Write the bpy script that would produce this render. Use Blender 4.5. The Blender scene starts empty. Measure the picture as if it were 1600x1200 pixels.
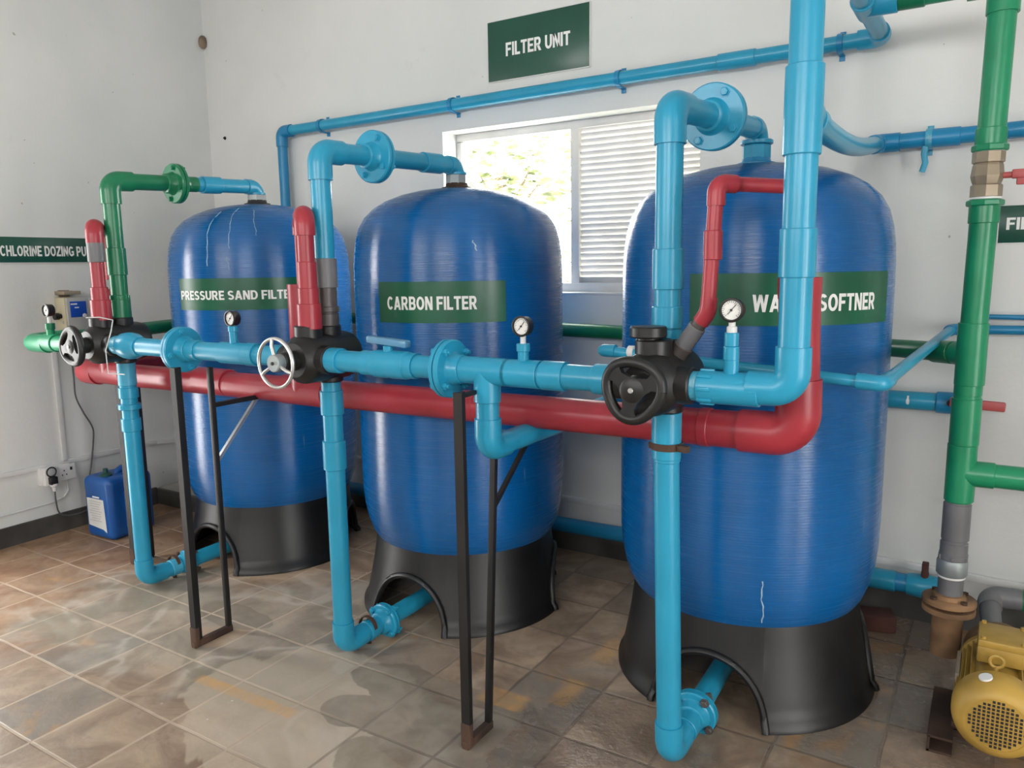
import bpy, bmesh, math, random
from math import sin, cos, pi, radians, sqrt, tan, atan2
from mathutils import Vector, Matrix
random.seed(7)
SC = bpy.context.scene
COL = SC.collection
V = Vector

# ------------------------------------------------------------------ camera
cam_d = bpy.data.cameras.new('camera'); cam = bpy.data.objects.new('camera', cam_d); COL.objects.link(cam)
F_PX = 1204.27; YAW, PITCH, ROLL = 0.55909672, 0.15198601, -0.01473743
def _cam():
    cy, sy, cp, sp = cos(YAW), sin(YAW), cos(PITCH), sin(PITCH)
    fw = V((-sy*cp, cy*cp, -sp)); r = V((cy, sy, 0)); u = r.cross(fw)
    r2 = r*cos(ROLL) + u*sin(ROLL); u2 = u*cos(ROLL) - r*sin(ROLL)
    m = Matrix((r2, u2, -fw)).transposed().to_4x4(); m.translation = V((0, 0, 1.5)); return m
cam.matrix_world = _cam()
cam_d.sensor_fit = 'HORIZONTAL'; cam_d.sensor_width = 36; cam_d.lens = F_PX/1600*36
cam_d.clip_start = .02
SC.camera = cam

# ------------------------------------------------------------------ light
SC.view_settings.view_transform = 'Standard'; SC.view_settings.look = 'None'
SC.view_settings.gamma = 1; SC.view_settings.use_curve_mapping = False
SC.view_settings.exposure = -0.22
W = bpy.data.worlds.new('daylight'); SC.world = W; W.use_nodes = True
bg = W.node_tree.nodes['Background']
SKY = 21.0
bg.inputs['Color'].default_value = (1.0, .985, .96, 1); bg.inputs['Strength'].default_value = SKY

XL, XR, YB, YF, ZC = -4.56, 2.8, 3.5, -2.8, 3.5           # room: left, right, back, front, ceiling
# openings  (wall, a0, a1, z0, z1): where daylight comes in
WIN = (-2.612, -1.172, 1.36, 2.225)
OPEN_LEFT = [(1.0, 1.5, 0.0, 2.1)]
OPEN_RIGHT = [(-.75, -.30, .1, 2.5), (.50, 1.0, .1, 2.4)]
OPEN_FRONT = [(-3.6, -1.7, 2.1, 2.75), (-.9, 1.5, 2.1, 2.75)]
def portal(name, loc, rot, sx, sy):
    l = bpy.data.lights.new(name, 'AREA'); l.shape = 'RECTANGLE'; l.size = sx; l.size_y = sy
    l.cycles.is_portal = True
    o = bpy.data.objects.new(name, l); COL.objects.link(o); o.location = loc; o.rotation_euler = rot
for a0, a1, z0, z1 in OPEN_LEFT:
    portal('daylight_portal', (XL-.12, (a0+a1)/2, (z0+z1)/2), (0, -pi/2, 0), z1-z0, a1-a0)
for a0, a1, z0, z1 in OPEN_RIGHT:
    portal('daylight_portal', (XR+.12, (a0+a1)/2, (z0+z1)/2), (0, pi/2, 0), z1-z0, a1-a0)
for a0, a1, z0, z1 in OPEN_FRONT:
    portal('daylight_portal', ((a0+a1)/2, YF-.12, (z0+z1)/2), (pi/2, 0, 0), a1-a0, z1-z0)
portal('daylight_portal', ((WIN[0]+WIN[1])/2, YB+.22, (WIN[2]+WIN[3])/2), (-pi/2, 0, 0), WIN[1]-WIN[0], WIN[3]-WIN[2])

# ------------------------------------------------------------------ materials
def lin(c):
    c /= 255.0
    return c/12.92 if c <= .04045 else ((c+.055)/1.055)**2.4
def rgb(r, g, b, k=1.0): return (lin(r)*k, lin(g)*k, lin(b)*k, 1)
class NT:
    def __init__(s, name):
        s.m = bpy.data.materials.new(name); s.m.use_nodes = True; s.t = s.m.node_tree
        s.b = s.t.nodes['Principled BSDF']; s.out = s.t.nodes['Material Output']
        s.co = None
    def n(s, typ, **kw):
        nd = s.t.nodes.new(typ)
        for k, v in kw.items():
            if k.startswith('i_'):
                key = k[2:]; key = int(key) if key.isdigit() else key.replace('_', ' ')
                s.set(nd.inputs[key], v)
            else: setattr(nd, k, v)
        return nd
    def set(s, sock, v):
        if isinstance(v, bpy.types.NodeSocket): s.t.links.new(v, sock)
        elif isinstance(v, bpy.types.Node): s.t.links.new(v.outputs[0], sock)
        else: sock.default_value = v
    def pos(s, kind='Object'):
        if s.co is None: s.co = s.n('ShaderNodeTexCoord')
        return s.co.outputs[kind]
    def wpos(s): return s.n('ShaderNodeNewGeometry').outputs['Position']
    def noise(s, vec, scale, detail=3, rough=.5, dist=0):
        nd = s.n('ShaderNodeTexNoise', i_Vector=vec); nd.inputs['Scale'].default_value = scale
        nd.inputs['Detail'].default_value = detail; nd.inputs['Roughness'].default_value = rough
        nd.inputs['Distortion'].default_value = dist
        return nd.outputs['Fac']
    def math(s, op, a, b=0.0, c=None, clamp=False):
        nd = s.n('ShaderNodeMath', operation=op, use_clamp=clamp); s.set(nd.inputs[0], a); s.set(nd.inputs[1], b)
        if c is not None: s.set(nd.inputs[2], c)
        return nd.outputs[0]
    def ramp(s, f, lo, hi, a=0.0, b=1.0):
        nd = s.n('ShaderNodeMapRange', interpolation_type='SMOOTHSTEP')
        for i, v in enumerate((f, lo, hi, a, b)): s.set(nd.inputs[i], v)
        return nd.outputs[0]
    def mix(s, f, a, b):
        nd = s.n('ShaderNodeMix', data_type='RGBA'); s.set(nd.inputs[0], f); s.set(nd.inputs[6], a); s.set(nd.inputs[7], b)
        return nd.outputs[2]
    def scale(s, vec, sc):
        nd = s.n('ShaderNodeMapping', i_Vector=vec); nd.inputs['Scale'].default_value = sc; return nd.outputs[0]
    def bump(s, h, strength=.2, dist=.01):
        nd = s.n('ShaderNodeBump', i_Height=h); nd.inputs['Strength'].default_value = strength
        nd.inputs['Distance'].default_value = dist; s.set(s.b.inputs['Normal'], nd.outputs[0])

def paint(name, col, rough=.35, var=.12, metal=0, bump=.05, coat=0, dust=0):
    s = NT(name); p = s.pos()
    f = s.noise(p, 5, 3); f2 = s.noise(p, 40, 2)
    dark = tuple(c*(1-var*1.6) for c in col[:3])+(1,); lite = tuple(min(1, c*(1+var)) for c in col[:3])+(1,)
    c = s.mix(s.ramp(f, .3, .7), dark, lite)
    if dust:
        c = s.mix(s.math('MULTIPLY', s.ramp(s.noise(p, 14, 5, .7), .52, .75), dust), c, rgb(190, 195, 190))
    s.set(s.b.inputs['Base Color'], c)
    s.set(s.b.inputs['Roughness'], s.ramp(f, .2, .8, rough*.92, rough*1.1))
    s.b.inputs['Metallic'].default_value = metal
    if coat: s.b.inputs['Coat Weight'].default_value = coat; s.b.inputs['Coat Roughness'].default_value = .08
    if bump: s.bump(f2, bump, .002)
    return s.m
BLUE = paint('sky_blue_pipe_paint', (.020, .295, .475, 1), .3, .05, bump=0)
DARKBLUE = paint('deep_blue_pipe_paint', (.010, .21, .42, 1), .35, .06, bump=0)
PALEBLUE = paint('worn_blue_paint', (.05, .33, .50, 1), .4, .2, bump=.1, dust=.6)
RED = paint('red_pipe_paint', (.35, .028, .042, 1), .35, .1, bump=0)
GREEN = paint('green_pipe_paint', (.009, .17, .075, 1), .3, .1, bump=0)
GREEN_L = paint('bright_green_pipe_paint', (.012, .25, .115, 1), .3, .1, bump=0)
SIGN = paint('sign_green', (.010, .075, .050, 1), .3, .06, bump=0)
LABEL = paint('label_green', (.004, .095, .045, 1), .3, .12, bump=0)
WHITE = paint('white_lettering', (.80, .80, .78, 1), .5, .03, bump=0)
BLACK = paint('black_plastic', (.009, .009, .009, 1), .42, .2, bump=.1)
BASEBLACK = paint('black_moulded_base', (.008, .008, .009, 1), .40, .25, bump=.15)
GREYPVC = paint('grey_pvc', (.16, .16, .17, 1), .45, .12, bump=.05)
DKGREY = paint('brown_grey_pvc', (.085, .072, .068, 1), .4, .2, bump=.05)
STEEL = paint('plain_metal', (.55, .55, .54, 1), .35, .1, metal=.8, bump=.1)
GALV = paint('dull_fitting_metal', (.34, .38, .39, 1), .45, .2, metal=.4, bump=.1)
BRASS = paint('dull_brass', (.38, .31, .22, 1), .42, .15, metal=.35, bump=.1)
TANRUST = paint('dusty_rust', (.25, .14, .07, 1), .8, .4, bump=.5)
RUST = paint('rusty_metal', (.062, .032, .020, 1), .8, .45, bump=.6)
YELLOW = paint('ochre_motor_paint', (.45, .28, .055, 1), .45, .2, bump=.12)
IRON = paint('black_painted_iron', (.008, .007, .007, 1), .55, .3, bump=.2)
PVCWHITE = paint('white_pvc_trunking', (.66, .66, .65, 1), .45, .05, bump=.02)
ALU = paint('white_window_frame', (.68, .67, .64, 1), .4, .05, bump=.02)
BEIGE = paint('beige_plastic', (.52, .47, .33, 1), .5, .06, bump=.03)
LTGREY = paint('light_grey_plastic', (.42, .43, .42, 1), .5, .05, bump=.03)
CANBLUE = paint('blue_polyethylene', (.005, .085, .33, 1), .38, .12, bump=.05)
PAPER = paint('printed_paper', (.62, .63, .62, 1), .6, .06, bump=0)
PANEL = paint('blue_panel', (.01, .07, .42, 1), .3, .1, bump=0)
INK = paint('black_ink', (.015, .015, .02, 1), .5, .1, bump=0)
PINKRED = paint('red_valve_lever', (.50, .09, .09, 1), .45, .1, bump=.05)
CABLE = paint('grey_cable', (.10, .10, .105, 1), .5, .1, bump=0)
BRICK = paint('dark_brick', (.10, .038, .03, 1), .85, .3, bump=.6)
CLEAR = paint('pale_blue_plastic', (.10, .26, .42, 1), .25, .1, bump=0)
STONE = paint('dark_stone_skirting', (.070, .066, .060, 1), .5, .3, bump=.3)
LEAF = None

DRIP = paint('dried_white_drip', (.42, .55, .66, 1), .6, .1, bump=0)
def mk_tank(name, col):
    s = NT(name); p = s.pos()
    w = s.n('ShaderNodeTexWave', wave_type='BANDS', bands_direction='Z', i_Vector=p)
    w.inputs['Scale'].default_value = 34; w.inputs['Distortion'].default_value = 1.2
    w.inputs['Detail'].default_value = 3; w.inputs['Detail Scale'].default_value = 1.4
    fine = s.noise(s.scale(p, (2.6, 2.6, 300)), 1.6, 4, .6)
    big = s.noise(s.scale(p, (3, 3, 1.2)), 1.2, 3)
    h = s.math('ADD', s.math('MULTIPLY', w.outputs['Fac'], .35), s.math('MULTIPLY', fine, .9))
    s.bump(h, .30, .0010)
    dark = tuple(c*.8 for c in col[:3])+(1,); lite = tuple(c*1.18 for c in col[:3])+(1,)
    c = s.mix(s.ramp(big, .3, .7), dark, lite)
    c = s.mix(s.math('MULTIPLY', s.ramp(fine, .55, .8), .15), c, (.02, .18, .44, 1))
    # thin pale run marks
    run = s.noise(s.scale(p, (26, 26, 2.6)), 1.3, 2, .5)
    c = s.mix(s.math('MULTIPLY', s.ramp(run, .74, .80), .45), c, (.45, .60, .75, 1))
    s.set(s.b.inputs['Base Color'], c)
    s.set(s.b.inputs['Roughness'], s.ramp(fine, .3, .7, .20, .30))
    s.b.inputs['Specular IOR Level'].default_value = .55
    tg = s.n('ShaderNodeTangent', direction_type='RADIAL', axis='Z'); s.set(s.b.inputs['Tangent'], tg.outputs[0])
    s.b.inputs['Anisotropic'].default_value = .95; s.b.inputs['Anisotropic Rotation'].default_value = .25
    return s.m
TANK = mk_tank('blue_wound_fibreglass', (.0015, .095, .30, 1))

def mk_wall():
    s = NT('white_plaster'); p = s.wpos()
    a = s.noise(p, 1.3, 4); b = s.noise(p, 42, 3, .6); d = s.noise(p, 7, 5, .65)
    c = s.mix(s.ramp(a, .3, .7), (.64, .655, .64, 1), (.72, .72, .705, 1))
    c = s.mix(s.math('MULTIPLY', s.ramp(d, .62, .75), .12), c, (.42, .42, .40, 1))
    sp = s.noise(p, 28, 1, .3)
    c = s.mix(s.math('MULTIPLY', s.ramp(sp, .80, .83), .6), c, (.22, .20, .18, 1))
    s.set(s.b.inputs['Base Color'], c); s.b.inputs['Roughness'].default_value = .62
    s.bump(s.math('ADD', s.math('MULTIPLY', b, .5), d), .22, .008)
    return s.m
WALL = mk_wall()

def mk_floor():
    s = NT('slate_floor_tiles'); p = s.wpos()
    sep = s.n('ShaderNodeSeparateXYZ', i_Vector=p); x, y = sep.outputs[0], sep.outputs[1]
    wob = s.math('MULTIPLY', s.math('SUBTRACT', s.noise(p, 5, 2), .5), .012)
    tx = s.math('DIVIDE', s.math('ADD', s.math('ADD', x, 1.086), wob), .2935)
    ty = s.math('DIVIDE', s.math('ADD', s.math('SUBTRACT', y, 1.41), wob), .3025)
    def line(t, w):
        fr = s.math('FRACT', t); return s.math('MINIMUM', fr, s.math('SUBTRACT', 1.0, fr))
    dl = s.math('MINIMUM', line(tx, 0), line(ty, 0))
    grout = s.ramp(dl, .010, .028, 1, 0)
    cell = s.n('ShaderNodeCombineXYZ', i_X=s.math('FLOOR', tx), i_Y=s.math('FLOOR', ty))
    wn = s.n('ShaderNodeTexWhiteNoise', noise_dimensions='3D', i_Vector=cell)
    rnd = wn.outputs['Value']; rcol = wn.outputs['Color']
    off = s.n('ShaderNodeVectorMath', operation='ADD'); s.set(off.inputs[0], p)
    sc = s.n('ShaderNodeVectorMath', operation='SCALE'); s.set(sc.inputs[0], rcol); sc.inputs['Scale'].default_value = 9; s.set(off.inputs[1], sc.outputs[0])
    tp = off.outputs[0]
    n1 = s.noise(tp, 3.6, 5, .62, 1.2); n2 = s.noise(tp, 11, 4, .6, .6); n3 = s.noise(p, 1.1, 3)
    c = s.mix(s.ramp(n1, .28, .72), (.205, .140, .095, 1), (.44, .33, .235, 1))
    c = s.mix(s.math('MULTIPLY', s.ramp(rnd, .50, .95), .7), c, (.215, .195, .170, 1))
    c = s.mix(s.math('MULTIPLY', s.ramp(n2, .52, .74), .45), c, (.19, .145, .105, 1))
    # warmer, browner slate toward the left
    lw = s.ramp(s.math('ADD', x, s.math('MULTIPLY', n3, 1.2)), -3.0, -2.2, 1, 0)
    c = s.mix(s.math('MULTIPLY', lw, .68), c, s.mix(s.ramp(n1, .3, .7), (.22, .105, .052, 1), (.40, .25, .15, 1)))
    # ochre rust patches in some tiles
    oc = s.math('MULTIPLY', s.ramp(s.noise(tp, 4.5, 3, .5, .5), .58, .70), s.ramp(rnd, .5, .7))
    c = s.mix(s.math('MULTIPLY', oc, .55), c, (.50, .25, .07, 1))
    gn = s.math('MULTIPLY', s.ramp(s.noise(p, 2.6, 4, .6, .8), .55, .70), .4)
    c = s.mix(gn, c, (.24, .235, .20, 1))
    # pale mineral deposits around the drop pipes
    def blob(cx, cy, rx, ry):
        dx = s.math('DIVIDE', s.math('SUBTRACT', x, cx), rx); dy = s.math('DIVIDE', s.math('SUBTRACT', y, cy), ry)
        return s.math('SUBTRACT', 1.0, s.math('SQRT', s.math('ADD', s.math('MULTIPLY', dx, dx), s.math('MULTIPLY', dy, dy))))
    dep = s.math('MAXIMUM', blob(-3.1, 1.85, .72, .50), blob(-2.45, 2.1, .55, .55))
    dep = s.math('MAXIMUM', dep, blob(-1.85, 1.78, .60, .38))
    dn = s.noise(p, 2.6, 4, .55, .9)
    edge = s.math('ADD', s.math('MULTIPLY', dep, .8), s.math('MULTIPLY', s.math('SUBTRACT', dn, .5), 1.5))
    film = s.ramp(edge, .0, .30)
    c = s.mix(s.math('MULTIPLY', film, .38), c, s.mix(s.ramp(s.noise(p, 4.4, 3, .6, .6), .35, .65), (.30, .30, .25, 1), (.50, .46, .39, 1)))
    # wandering pale tide lines left by drying water
    vein = s.ramp(s.math('ABSOLUTE', s.math('SUBTRACT', s.noise(p, 1.7, 3, .5, .8), .5)), .0, .045, 1, 0)
    c = s.mix(s.math('MULTIPLY', s.math('MULTIPLY', vein, s.ramp(dep, -.25, .25)), .38), c, (.62, .56, .49, 1))
    wetl = s.math('MULTIPLY', s.ramp(edge, .22, .28), s.ramp(s.noise(p, 2.0, 3, .5, .5), .50, .54))
    c = s.mix(s.math('MULTIPLY', wetl, .55), c, (.22, .195, .14, 1))
    def stain(cx, cy, rx, ry, lo=.02, hi=.07):
        return s.ramp(s.math('ADD', blob(cx, cy, rx, ry), s.math('MULTIPLY', s.math('SUBTRACT', dn, .5), 1.2)), lo, hi)
    pale = s.math('MAXIMUM', stain(-1.95, 1.72, .42, .42), stain(-1.55, 1.45, .45, .22))
    c = s.mix(s.math('MULTIPLY', pale, .55), c, (.52, .43, .33, 1))
    dk = s.math('MAXIMUM', stain(-1.42, 1.90, .36, .26), stain(-1.75, 2.00, .24, .13)); dk = s.math('MAXIMUM', dk, stain(-1.42, 1.62, .26, .14)); dk = s.math('MAXIMUM', dk, stain(-1.78, 1.78, .13, .10))
    dk = s.math('MAXIMUM', dk, stain(-2.75, 2.05, .22, .10))
    c = s.mix(s.math('MULTIPLY', dk, .60), c, s.mix(s.ramp(n2, .3, .7), (.14, .115, .080, 1), (.25, .215, .165, 1)))
    # grout: pale at left, dark at right
    gcol = s.mix(s.ramp(x, -2.2, -1.5), (.58, .46, .35, 1), (.13, .10, .08, 1))
    gst = s.math('MULTIPLY', grout, s.ramp(s.noise(p, 2.2, 3), .3, .6, .22, .68))
    c = s.mix(gst, c, gcol)
    # worn yellow paint stripes
    def stripe(x0, x1, y0, y1, sl=0.0):
        yy = s.math('SUBTRACT', y, s.math('MULTIPLY', s.math('SUBTRACT', x, x0), sl))
        a = s.math('MULTIPLY', s.ramp(x, x0-.02, x0+.02), s.ramp(x, x1-.02, x1+.02, 1, 0))
        b = s.math('MULTIPLY', s.ramp(yy, y0-.008, y0+.008), s.ramp(yy, y1-.008, y1+.008, 1, 0))
        return s.math('MULTIPLY', a, b)
    st = s.math('MAXIMUM', stripe(-2.42, -1.93, 1.615, 1.665, .03), stripe(-1.23, -1.155, 2.50, 2.70))
    st = s.math('MAXIMUM', st, stripe(-1.215, -1.13, 2.72, 2.98)); st = s.math('MAXIMUM', st, stripe(-1.23, -1.15, 2.16, 2.34))
    st = s.math('MAXIMUM', st, stripe(-1.08, -.98, 2.95, 3.12)); st = s.math('MAXIMUM', st, stripe(-1.45, -1.28, 2.05, 2.15))
    c = s.mix(s.math('MULTIPLY', st, s.ramp(n2, .25, .6, .75, .30)), c, (.62, .33, .09, 1))
    # white flakes of plaster
    vo = s.n('ShaderNodeTexVoronoi', feature='F1', i_Vector=p); vo.inputs['Scale'].default_value = 9
    fl = s.math('MULTIPLY', s.ramp(vo.outputs['Distance'], .035, .06, 1, 0), s.ramp(s.noise(p, 1.9, 2), .5, .56))
    c = s.mix(fl, c, (.62, .61, .58, 1))
    wet = s.math('MAXIMUM', s.ramp(s.math('ADD', blob(-.93, 1.98, .42, .38), s.math('MULTIPLY', s.math('SUBTRACT', dn, .5), .9)), .05, .25),
                 s.ramp(s.math('ADD', blob(-.1, 3.0, .9, .8), s.math('MULTIPLY', s.math('SUBTRACT', dn, .5), .9)), .05, .3))
    c = s.mix(s.math('MULTIPLY', wet, .35), c, (.10, .075, .06, 1))
    s.set(s.b.inputs['Base Color'], c)
    r = s.ramp(n2, .2, .8, .34, .55)
    s.set(s.b.inputs['Roughness'], s.math('SUBTRACT', r, s.math('MULTIPLY', wet, .22)))
    h = s.math('SUBTRACT', s.math('ADD', s.math('MULTIPLY', n2, .6), s.math('MULTIPLY', s.noise(p, 45, 3, .6), s.math('ADD', .25, s.math('MULTIPLY', wet, .6)))), s.math('MULTIPLY', grout, .5))
    s.bump(h, .35, .006)
    return s.m
FLOOR = mk_floor()
def mk_glass():
    s = NT('window_glass'); s.t.nodes.remove(s.b)
    tr = s.n('ShaderNodeBsdfTransparent'); gl = s.n('ShaderNodeBsdfGlossy'); gl.inputs['Roughness'].default_value = .02
    mx = s.n('ShaderNodeMixShader'); mx.inputs[0].default_value = .05; s.set(mx.inputs[1], tr.outputs[0]); s.set(mx.inputs[2], gl.outputs[0])
    s.t.links.new(mx.outputs[0], s.out.inputs[0]); return s.m
GLASS = mk_glass()
LEAF = paint('pale_green_leaves', (.30, .36, .16, 1), .5, .5, bump=0)
BARK = paint('tree_bark', (.16, .12, .08, 1), .9, .3, bump=.5)
GRASS = paint('outdoor_ground', (.50, .49, .42, 1), .9, .3, bump=.3)

# ------------------------------------------------------------------ mesh helpers
def frame(d):
    d = V(d).normalized()
    a = V((0, 0, 1)) if abs(d.z) < .9 else V((1, 0, 0))
    u = a.cross(d).normalized(); v = d.cross(u); return u, v, d
class MB:
    def __init__(s): s.v = []; s.f = []
    def add(s, vs, fs):
        o = len(s.v); s.v += [tuple(p) for p in vs]; s.f += [tuple(i+o for i in f) for f in fs]; return s
    def tube(s, pts, r, n=24, caps=True):
        pts = [V(p) for p in pts]; m = len(pts); rs = r if isinstance(r, (list, tuple)) else [r]*m
        tg = []
        for i in range(m):
            a = pts[min(i+1, m-1)]-pts[i]; b = pts[i]-pts[max(i-1, 0)]
            a = a.normalized() if a.length > 1e-9 else V(); b = b.normalized() if b.length > 1e-9 else V()
            tg.append((a+b).normalized())
        u, w, _ = frame(tg[0]); vs = []
        for i in range(m):
            if i:
                q = tg[i-1].rotation_difference(tg[i]); u = q @ u
            w = tg[i].cross(u)
            for k in range(n):
                t = 2*pi*k/n; vs.append(pts[i]+(u*cos(t)+w*sin(t))*rs[i])
        fs = [(i*n+k, i*n+(k+1) % n, (i+1)*n+(k+1) % n, (i+1)*n+k) for i in range(m-1) for k in range(n)]
        if caps: fs += [tuple(range(n-1, -1, -1)), tuple(range((m-1)*n, m*n))]
        return s.add(vs, fs)
    def lathe(s, o, d, prof, n=32, closed=False):
        u, w, d = frame(d); o = V(o); vs = []; fs = []; rings = []
        for r, z in prof:
            if r < 1e-6: rings.append([len(vs)]); vs.append(o+d*z)
            else:
                rings.append(list(range(len(vs), len(vs)+n)))
                vs += [o+d*z+(u*cos(2*pi*k/n)+w*sin(2*pi*k/n))*r for k in range(n)]
        pairs = list(zip(rings, rings[1:]))
        if closed: pairs.append((rings[-1], rings[0]))
        for a, b in pairs:
            for k in range(n):
                k2 = (k+1) % n
                if len(a) == 1 and len(b) == 1: continue
                if len(a) == 1: fs.append((a[0], b[k2], b[k]))
                elif len(b) == 1: fs.append((a[k], a[k2], b[0]))
                else: fs.append((a[k], a[k2], b[k2], b[k]))
        return s.add(vs, fs)
    def cyl(s, a, b, r, n=24, ch=0):
        a, b = V(a), V(b); L = (b-a).length
        ch = min(ch, L*.4, r*.5)
        pr = [(0, 0), (r-ch, 0), (r, ch), (r, L-ch), (r-ch, L), (0, L)] if ch else [(0, 0), (r, 0), (r, L), (0, L)]
        return s.lathe(a, b-a, pr, n)
    def box(s, c, h, rot=None, ch=0):
        c = V(c); R = rot or Matrix.Identity(3)
        bm = bmesh.new(); bmesh.ops.create_cube(bm, size=2)
        for v in bm.verts: v.co = V((v.co.x*h[0], v.co.y*h[1], v.co.z*h[2]))
        if ch: bmesh.ops.bevel(bm, geom=bm.edges[:], offset=ch, segments=2, affect='EDGES', profile=.5)
        vs = [R @ v.co + c for v in bm.verts]; bm.verts.index_update(); fs = [[v.index for v in f.verts] for f in bm.faces]
        bm.free(); return s.add(vs, fs)
    def bar(s, a, b, wx, wy, up=(0, 0, 1), ch=0):   # square bar from a to b
        a, b = V(a), V(b); d = (b-a).normalized(); upv = V(up)
        if abs(d.dot(upv)) > .95: upv = V((0, 1, 0))
        x = upv.cross(d).normalized(); y = d.cross(x)
        R = Matrix((x, y, d)).transposed()
        return s.box((a+b)/2, (wx/2, wy/2, (b-a).length/2), R, ch)
    def grid(s, P):    # rows of points
        m, n = len(P), len(P[0])
        return s.add([p for r in P for p in r], [(i*n+k, i*n+k+1, (i+1)*n+k+1, (i+1)*n+k) for i in range(m-1) for k in range(n-1)])
    def build(s, name, mat, parent=None, angle=35, label=None, flip=False):
        me = bpy.data.meshes.new(name); root = parent
        o = V(WL[parent]) if parent else V((0, 0, 0))
        me.from_pydata([tuple(V(p)-o) for p in s.v], [], s.f)
        bm = bmesh.new(); bm.from_mesh(me); bmesh.ops.recalc_face_normals(bm, faces=bm.faces[:]); bm.to_mesh(me); bm.free()
        me.materials.append(mat)
        for p in me.polygons: p.use_smooth = True
        me.set_sharp_from_angle(angle=radians(angle))
        ob = bpy.data.objects.new(name, me); COL.objects.link(ob)
        if parent: ob.parent = parent; WL[ob] = WL[parent]
        else: WL[ob] = V((0, 0, 0))
        if label: ob['label'] = label
        return ob
WL = {}
def thing(name, label, cat, loc, group=None):
    o = bpy.data.objects.new(name, None); COL.objects.link(o); o.location = loc; WL[o] = V(loc)
    o.empty_display_size = .05; o['label'] = label; o['category'] = cat
    if group: o['group'] = group
    return o
def single(mb, name, mat, label, cat, loc, group=None, angle=35):   # a thing that is one mesh
    t = bpy.data.objects.new('tmp', None); WL[t] = V(loc)
    me_o = V(loc); mb.v = [tuple(V(p)-me_o) for p in mb.v]
    bpy.data.objects.remove(t)
    o = mb.build(name, mat, None, angle); o.location = loc; WL[o] = V(loc)
    o['label'] = label; o['category'] = cat
    if group: o['group'] = group
    return o
def struct(mb, name, mat, parent=None, angle=35):
    o = mb.build(name, mat, parent, angle)
    if not parent: o['kind'] = 'structure'
    return o

# ------------------------------------------------------------------ pipe kit
def arc_corner(c, d1, d2, R, s, k=10):
    """centre line of an elbow at corner c, coming along d1 and leaving along d2"""
    d1, d2 = V(d1).normalized(), V(d2).normalized(); c = V(c)
    ang = d1.angle(d2); t = R*tan(ang/2)
    a = c-d1*t; b = c+d2*t
    n = (d2-d1*d1.dot(d2)).normalized(); o = a+n*R; pts = [a-d1*s]
    for i in range(k+1):
        th = ang*i/k; pts.append(o-n*R*cos(th)+d1*R*sin(th))
    pts.append(b+d2*s); return pts, t
def elbow(root, c, d1, d2, rf, mat, s=.045, R=None, name='elbow'):
    R = R or rf*1.08
    pts, t = arc_corner(c, d1, d2, R, s)
    return MB().tube(pts, rf, 28).build(name, mat, root)
def pipe(root, a, b, r, mat, name='pipe', n=28):
    return MB().cyl(a, b, r, n, .002).build(name, mat, root)
def coupling(root, p, d, L, rf, mat, name='coupling', ch=.002):
    d = V(d).normalized(); p = V(p)
    return MB().cyl(p-d*L/2, p+d*L/2, rf, 28, ch).build(name, mat, root)
def ribbed(root, p, d, L, rf, mat, name='union_nut', ribs=10):
    d = V(d).normalized(); p = V(p); m = MB().cyl(p-d*L/2, p+d*L/2, rf, 28, .003)
    u, w, _ = frame(d)
    for k in range(ribs):
        t = 2*pi*k/ribs; q = p+(u*cos(t)+w*sin(t))*rf
        m.bar(q-d*L*.42, q+d*L*.42, .010, .010, up=(u*cos(t)+w*sin(t)), ch=.002)
    return m.build(name, mat, root)
def hexnut(root, p, d, L, rf, mat, name='hex_union'):
    d = V(d).normalized(); return MB().lathe(V(p)-d*L/2, d, [(0, 0), (rf*.93, 0), (rf, .004), (rf, L-.004), (rf*.93, L), (0, L)], 8).build(name, mat, root, 20)
def tee(root, p, d, L, bd, bl, rf, mat, rb=None, name='tee'):
    d = V(d).normalized(); bd = V(bd).normalized(); p = V(p)
    m = MB().cyl(p-d*L/2, p+d*L/2, rf, 28, .002).cyl(p, p+bd*bl, rb or rf, 28, .002)
    return m.build(name, mat, root)
def flange(root, p, d, R, rh, mat, bolts=4, th=.016, bmat=None, hub=.035, phase=.4, gap=.004):
    d = V(d).normalized(); p = V(p)
    m = MB()
    for s_ in (-1, 1):
        o = p+d*s_*gap/2
        m.lathe(o, d*s_, [(0, 0), (R, 0), (R, th*.7), (R-.004, th), (rh*1.5, th), (rh*1.35, th+.006), (rh*1.22, th+hub), (rh*1.1, th+hub+.003), (0, th+hub+.003)], 40)
    f = m.build('flange', mat, root)
    u, w, _ = frame(d); Rb = (R+rh*1.3)/2+.004
    for k in range(bolts):
        t = 2*pi*(k+phase)/bolts; q = p+(u*cos(t)+w*sin(t))*Rb; b = MB(); e = gap/2+th
        b.cyl(q-d*(e+.014), q+d*(e+.022), .0065, 10)
        for s_ in (-1, 1):
            b.lathe(q+d*s_*e, d*s_, [(0, 0), (.016, 0), (.016, .002), (.012, .0022), (.012, .011), (.010, .0125), (0, .0125)], 6)
        b.build('bolt', bmat or mat, f, 20)
    return f
def run(name, label, cat, pts, r, mat, rf=None, s=.045, group=None, emat=None, R=None, base=None):
    rf = rf or r*1.15; pts = [V(p) for p in pts]
    lo = V(base) if base else min(pts, key=lambda p: p.z)
    root = thing(name, label, cat, lo, group); n = len(pts); Re = R or rf*1.08
    for i in range(n-1):
        a, b = pts[i], pts[i+1]; d = (b-a).normalized(); a2, b2 = a, b
        if i > 0: a2 = a+d*min(Re*tan((pts[i]-pts[i-1]).angle(d)/2), (b-a).length*.45)
        if i < n-2: b2 = b-d*min(Re*tan(d.angle(pts[i+2]-pts[i+1])/2), (b-a).length*.45)
        pipe(root, a2, b2, r, mat)
    for i in range(1, n-1):
        elbow(root, pts[i], pts[i]-pts[i-1], pts[i+1]-pts[i], rf, emat or mat, s, Re)
    return root

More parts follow.
